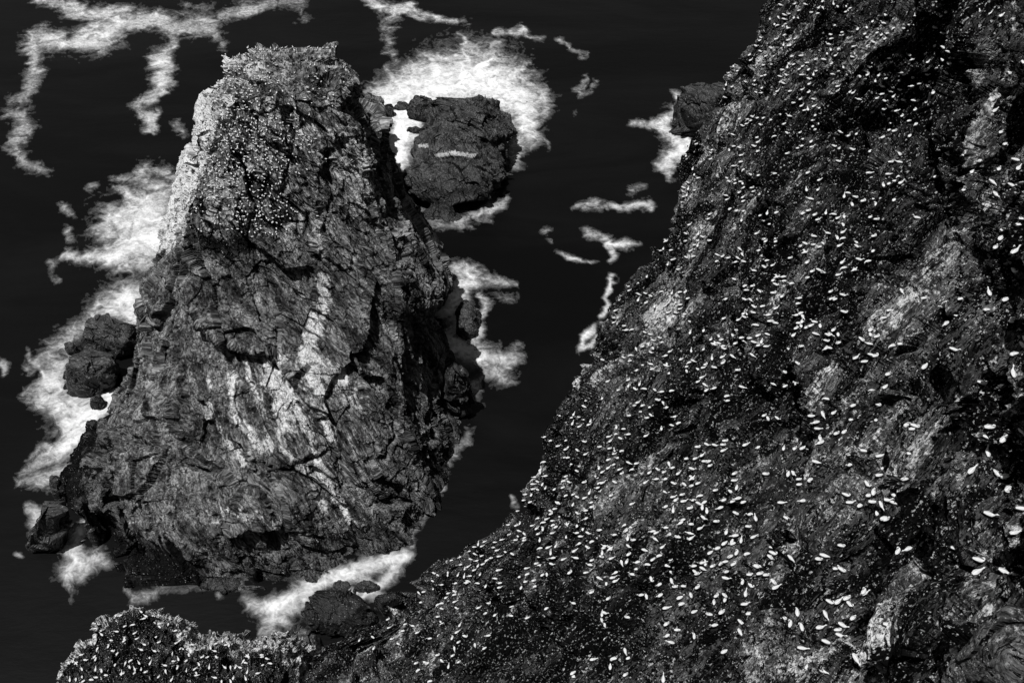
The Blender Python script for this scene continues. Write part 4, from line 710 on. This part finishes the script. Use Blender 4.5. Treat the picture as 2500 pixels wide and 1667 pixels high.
HEADB = [245,1540,221,1568,281,1504,293,1500,308,1525,325,1527,347,1491,378,1503,357,1504,351,1512,393,1532,386,1523,413,1525,429,1540,440,1547,439,1561,449,1572,472,1571,437,1573,446,1580,435,1589,381,1555,387,1565,338,1556,330,1549,302,1564,285,1541,271,1564,265,1576,247,1549,300,1557,354,1574,378,1585,361,1590,349,1586,304,1587,275,1589,287,1598,238,1583,233,1602,231,1609,214,1610,198,1598,178,1610,189,1617,166,1615,330,1593,315,1610,306,1619,283,1623,262,1646,247,1636,232,1634,238,1653,223,1651,202,1651,200,1661,223,1657,202,1633,170,1659,185,1659,332,1632,344,1617,319,1627,347,1632,325,1642,298,1640,296,1649,368,1619,366,1604,404,1623,423,1593,423,1610,451,1610,436,1606,406,1636,423,1659,432,1627,459,1638,476,1595,493,1602,509,1602,485,1621,483,1640,483,1646,510,1625,519,1581,527,1571,544,1561,553,1570,561,1576,529,1589,529,1602,551,1608,549,1625,525,1651,542,1663,532,1632,563,1629,578,1629,591,1610,589,1627,600,1604,606,1600,600,1619,612,1612,642,1595,640,1602,648,1578,653,1608,642,1621,661,1615,602,1642,602,1655,631,1644,570,1651,561,1661,476,1632,461,1598,355,1642,389,1653]

br = random.Random(11)
birds = []                                        # (px, py, point, yaw, pose, scale, place)
def yaw_for(px, py, ang):                         # heading in the picture -> heading on level ground
    p = ray(px, py); vx = math.cos(R(ang)); vy = math.sin(R(ang))
    depr = math.asin(-p[2]); return math.atan2(vy/max(math.sin(depr), .3), vx)
def add(px, py, ang, pose, S, place):
    h = S.hit(px, py)
    if h is None: return
    birds.append((px, py, h+np.array([0, -.04, .13]), yaw_for(px, py, ang), pose, br.uniform(.84, 1.0), place, ang))
def rpose(): return br.choices(range(6), (22, 27, 22, 18, 10, 1))[0]
for x, y, a in NEAR: add(x, y, a, rpose(), SC, 'cliff')
for i in range(0, len(FAR), 2):
    add(FAR[i], FAR[i+1], br.choice((10, 20, 30, -20, -45, 170, 190, 210, 80, -80, 20, 30, 0)), rpose(), SC, 'cliff')
taken = [(b[0], b[1]) for b in birds]
def free(x, y, r, L): return all((x-a)**2+(y-b)**2 > r*r for a, b in L)
for i in range(0, len(HEADB), 2): add(HEADB[i], HEADB[i+1], br.uniform(0, 360), rpose(), SH, 'headland')
# birds along the cliff crest and between the noted ones, thinning to the right
cnt = 0
while cnt < 330:
    t = br.random(); k = br.random()*(len(cliff_sil)-8)+2; i = int(k); f = k-i
    sx = (cliff_sil[i][0]*(1-f)+cliff_sil[i+1][0]*f)*1.063; sy = (cliff_sil[i][1]*(1-f)+cliff_sil[i+1][1]*f)*1.063
    x = sx+8+br.random()**1.5*230; y = sy+br.uniform(0, 30)
    if y < 0 or y > 1665: continue
    if free(x, y, 11, taken): taken.append((x, y)); add(x, y, br.choice((10, 20, 190, 60, -30)), rpose(), SC, 'cliff')
    cnt += 1
extra = [b for b in birds if b[6] == 'cliff' and b[0] < 2250 and b[1] < 1480]
for k in range(620):
    b = br.choice(extra); a = br.uniform(0, 2*math.pi); r = br.uniform(11, 30); x = b[0]+r*math.cos(a); y = b[1]+r*math.sin(a)*.7
    if 0 < y < 1660 and free(x, y, 9.5, taken): taken.append((x, y)); add(x, y, br.choice((10, 20, 190, 60, -30, 200)), rpose(), SC, 'cliff')
# the stack's upper left face
zone = [((560,150),34,40),((640,200),44,40),((560,230),50,60),((560,310),60,60),((640,330),50,50),((520,400),50,50),((600,440),60,60),((680,420),34,50),((470,480),30,50),((600,520),60,40),((670,540),40,36),((500,280),24,60),((720,300),30,30),((760,230),40,50),((740,350),30,30)]
wts = [5, 5, 6, 8, 6, 7, 10, 5, 5, 7, 5, 4, 2, 2, 2]; tk = []; n_ = 0
while n_ < 680:
    (cx, cy), sx, sy = br.choices(zone, wts)[0]; x = br.gauss(cx, sx*.75); y = br.gauss(cy, sy*.75)
    if y > 585 or x > 860 or x < np.interp(y, [110, 330, 640], [548, 462, 395]): continue
    if free(x, y, 5.6, tk): tk.append((x, y)); n_ += 1; add(x, y, br.choice((-45, -60, -30, 135, 0, 180, 90, -90)), rpose(), SS, 'stack')
for x in range(545, 850, 9): add(x+br.uniform(-3, 3), 114+br.uniform(0, 8), br.uniform(0, 360), 1, SS, 'stack')
print('birds', len(birds))
def turn(px):
    return {0: 'right', 1: 'up', 2: 'left', 3: 'down'}[int(((px+45) % 360)//90)]
inside = [b for b in birds if 3 < b[0] < 2497 and 3 < b[1] < 1664]
cl = sorted([b for b in inside if b[6] == 'cliff'], key=lambda b: np.linalg.norm(b[2]-np.array([0, 0, H])))
own, rest = cl[:300], cl[300:]+[b for b in inside if b[6] != 'cliff']
MARKS = [((2330,230), 'black gully at upper right'), ((2150,1585), 'long bright ledge'), ((2420,1540), 'bare corner boulder'),
 ((2230,1430), 'round grey outcrop at lower right'), ((2480,620), 'pale right-edge rocks'), ((2390,700), 'small dark right-edge hollow'),
 ((1480,1415), 'striped grey slab'), ((2060,900), 'pale knobbly rock at right of centre'), ((2400,980), 'guano-splashed ledge'),
 ((2120,1270), 'dark-split boulder'), ((2230,1090), 'curved hollow on the right slope'), ((1900,1330), 'dark lower seam'),
 ((1700,1560), 'bottom edge of the photo'), ((1850,1080), 'thin pale fin on the mid slope'), ((1300,1500), 'dark lower hollow'), ((2000,1480), 'stony lower ground'),
 ((1950,700), 'dark middle of the slope'), ((2480,1250), 'dark scree at the lower right edge'), ((1650,1280), 'dense crowd below mid slope')]
seen = {}
lab = []
for b in own:
    px, py, pose, ang = b[0], b[1], b[4], b[7]
    k = min(range(len(MARKS)), key=lambda i: math.hypot(px-MARKS[i][0][0], py-MARKS[i][0][1])); (mx, my), mn = MARKS[k]
    a_ = math.degrees(math.atan2(my-py, px-mx)); rel = ['right of', 'above', 'left of', 'below'][int(((a_+45) % 360)//90)]
    fac = ['right', 'up and right', 'upward', 'up and left', 'left', 'down and left', 'downward', 'down and right'][int(((ang+22.5) % 360)//45)]
    short = ['head tucked', 'neck raised', 'neck outstretched', 'preening', 'bowing', 'wings open'][pose]
    lab.append(['gannet, %s, facing %s, %s' % (short, fac, rel), mn, k])
groups = {}
for i, l in enumerate(lab): groups.setdefault((l[0], l[1]), []).append(i)
for key, ix in groups.items():
    if len(ix) == 1: continue
    xs_ = [own[i][0] for i in ix]; ys_ = [own[i][1] for i in ix]
    if max(xs_)-min(xs_) >= max(ys_)-min(ys_): ix.sort(key=lambda i: own[i][0]); nm = ('leftmost', 'rightmost')
    else: ix.sort(key=lambda i: own[i][1]); nm = ('uppermost', 'lowest')
    words = [nm[0]]+{2: [], 3: ['middle'], 4: ['second', 'third'], 5: ['second', 'third', 'fourth'], 6: ['second', 'third', 'fourth', 'fifth']}.get(len(ix), ['inner']*(len(ix)-2))+[nm[1]]
    for i, w_ in zip(ix, words): lab[i][0] = w_+' '+lab[i][0]
for i, (px, py, p, yaw, pose, s, place, ang) in enumerate(own):
    o = bpy.data.objects.new('gannet', BM[pose][0]); C.objects.link(o); o.location = p; o.scale = (s, s, s)
    o.rotation_euler = (br.uniform(-.12, .12), br.uniform(-.15, .15), yaw)
    tag(o, lab[i][0]+' '+lab[i][1], 'gannet', 'gannets on the cliff slope')
print('longest', max(len((l[0]+' '+l[1]).split()) for l in lab), 'unique', len(set(l[0]+l[1] for l in lab)))
Vs, Fs, Ms, base = [], [], [], 0
for px, py, p, yaw, pose, s, place, ang in rest:
    _, V, Fq, mi = BM[pose]; c, q = math.cos(yaw), math.sin(yaw)
    W = V@np.array([[c, q, 0], [-q, c, 0], [0, 0, 1]])*s+p
    Vs.append(W); Fs.append(Fq+base); Ms.append(mi); base += len(V)
fl = mesh_np('gannet_flock', np.concatenate(Vs), np.concatenate(Fs), M_BIRD, smooth=True)
fl.data.materials.append(M_TIP); fl.data.materials.append(M_BILL); fl.data.polygons.foreach_set('material_index', np.concatenate(Ms).astype(np.int32))
tag(fl, 'hundreds of small white gannets crowding the stack top, headland and farther cliff', 'gannets', kind='stuff')
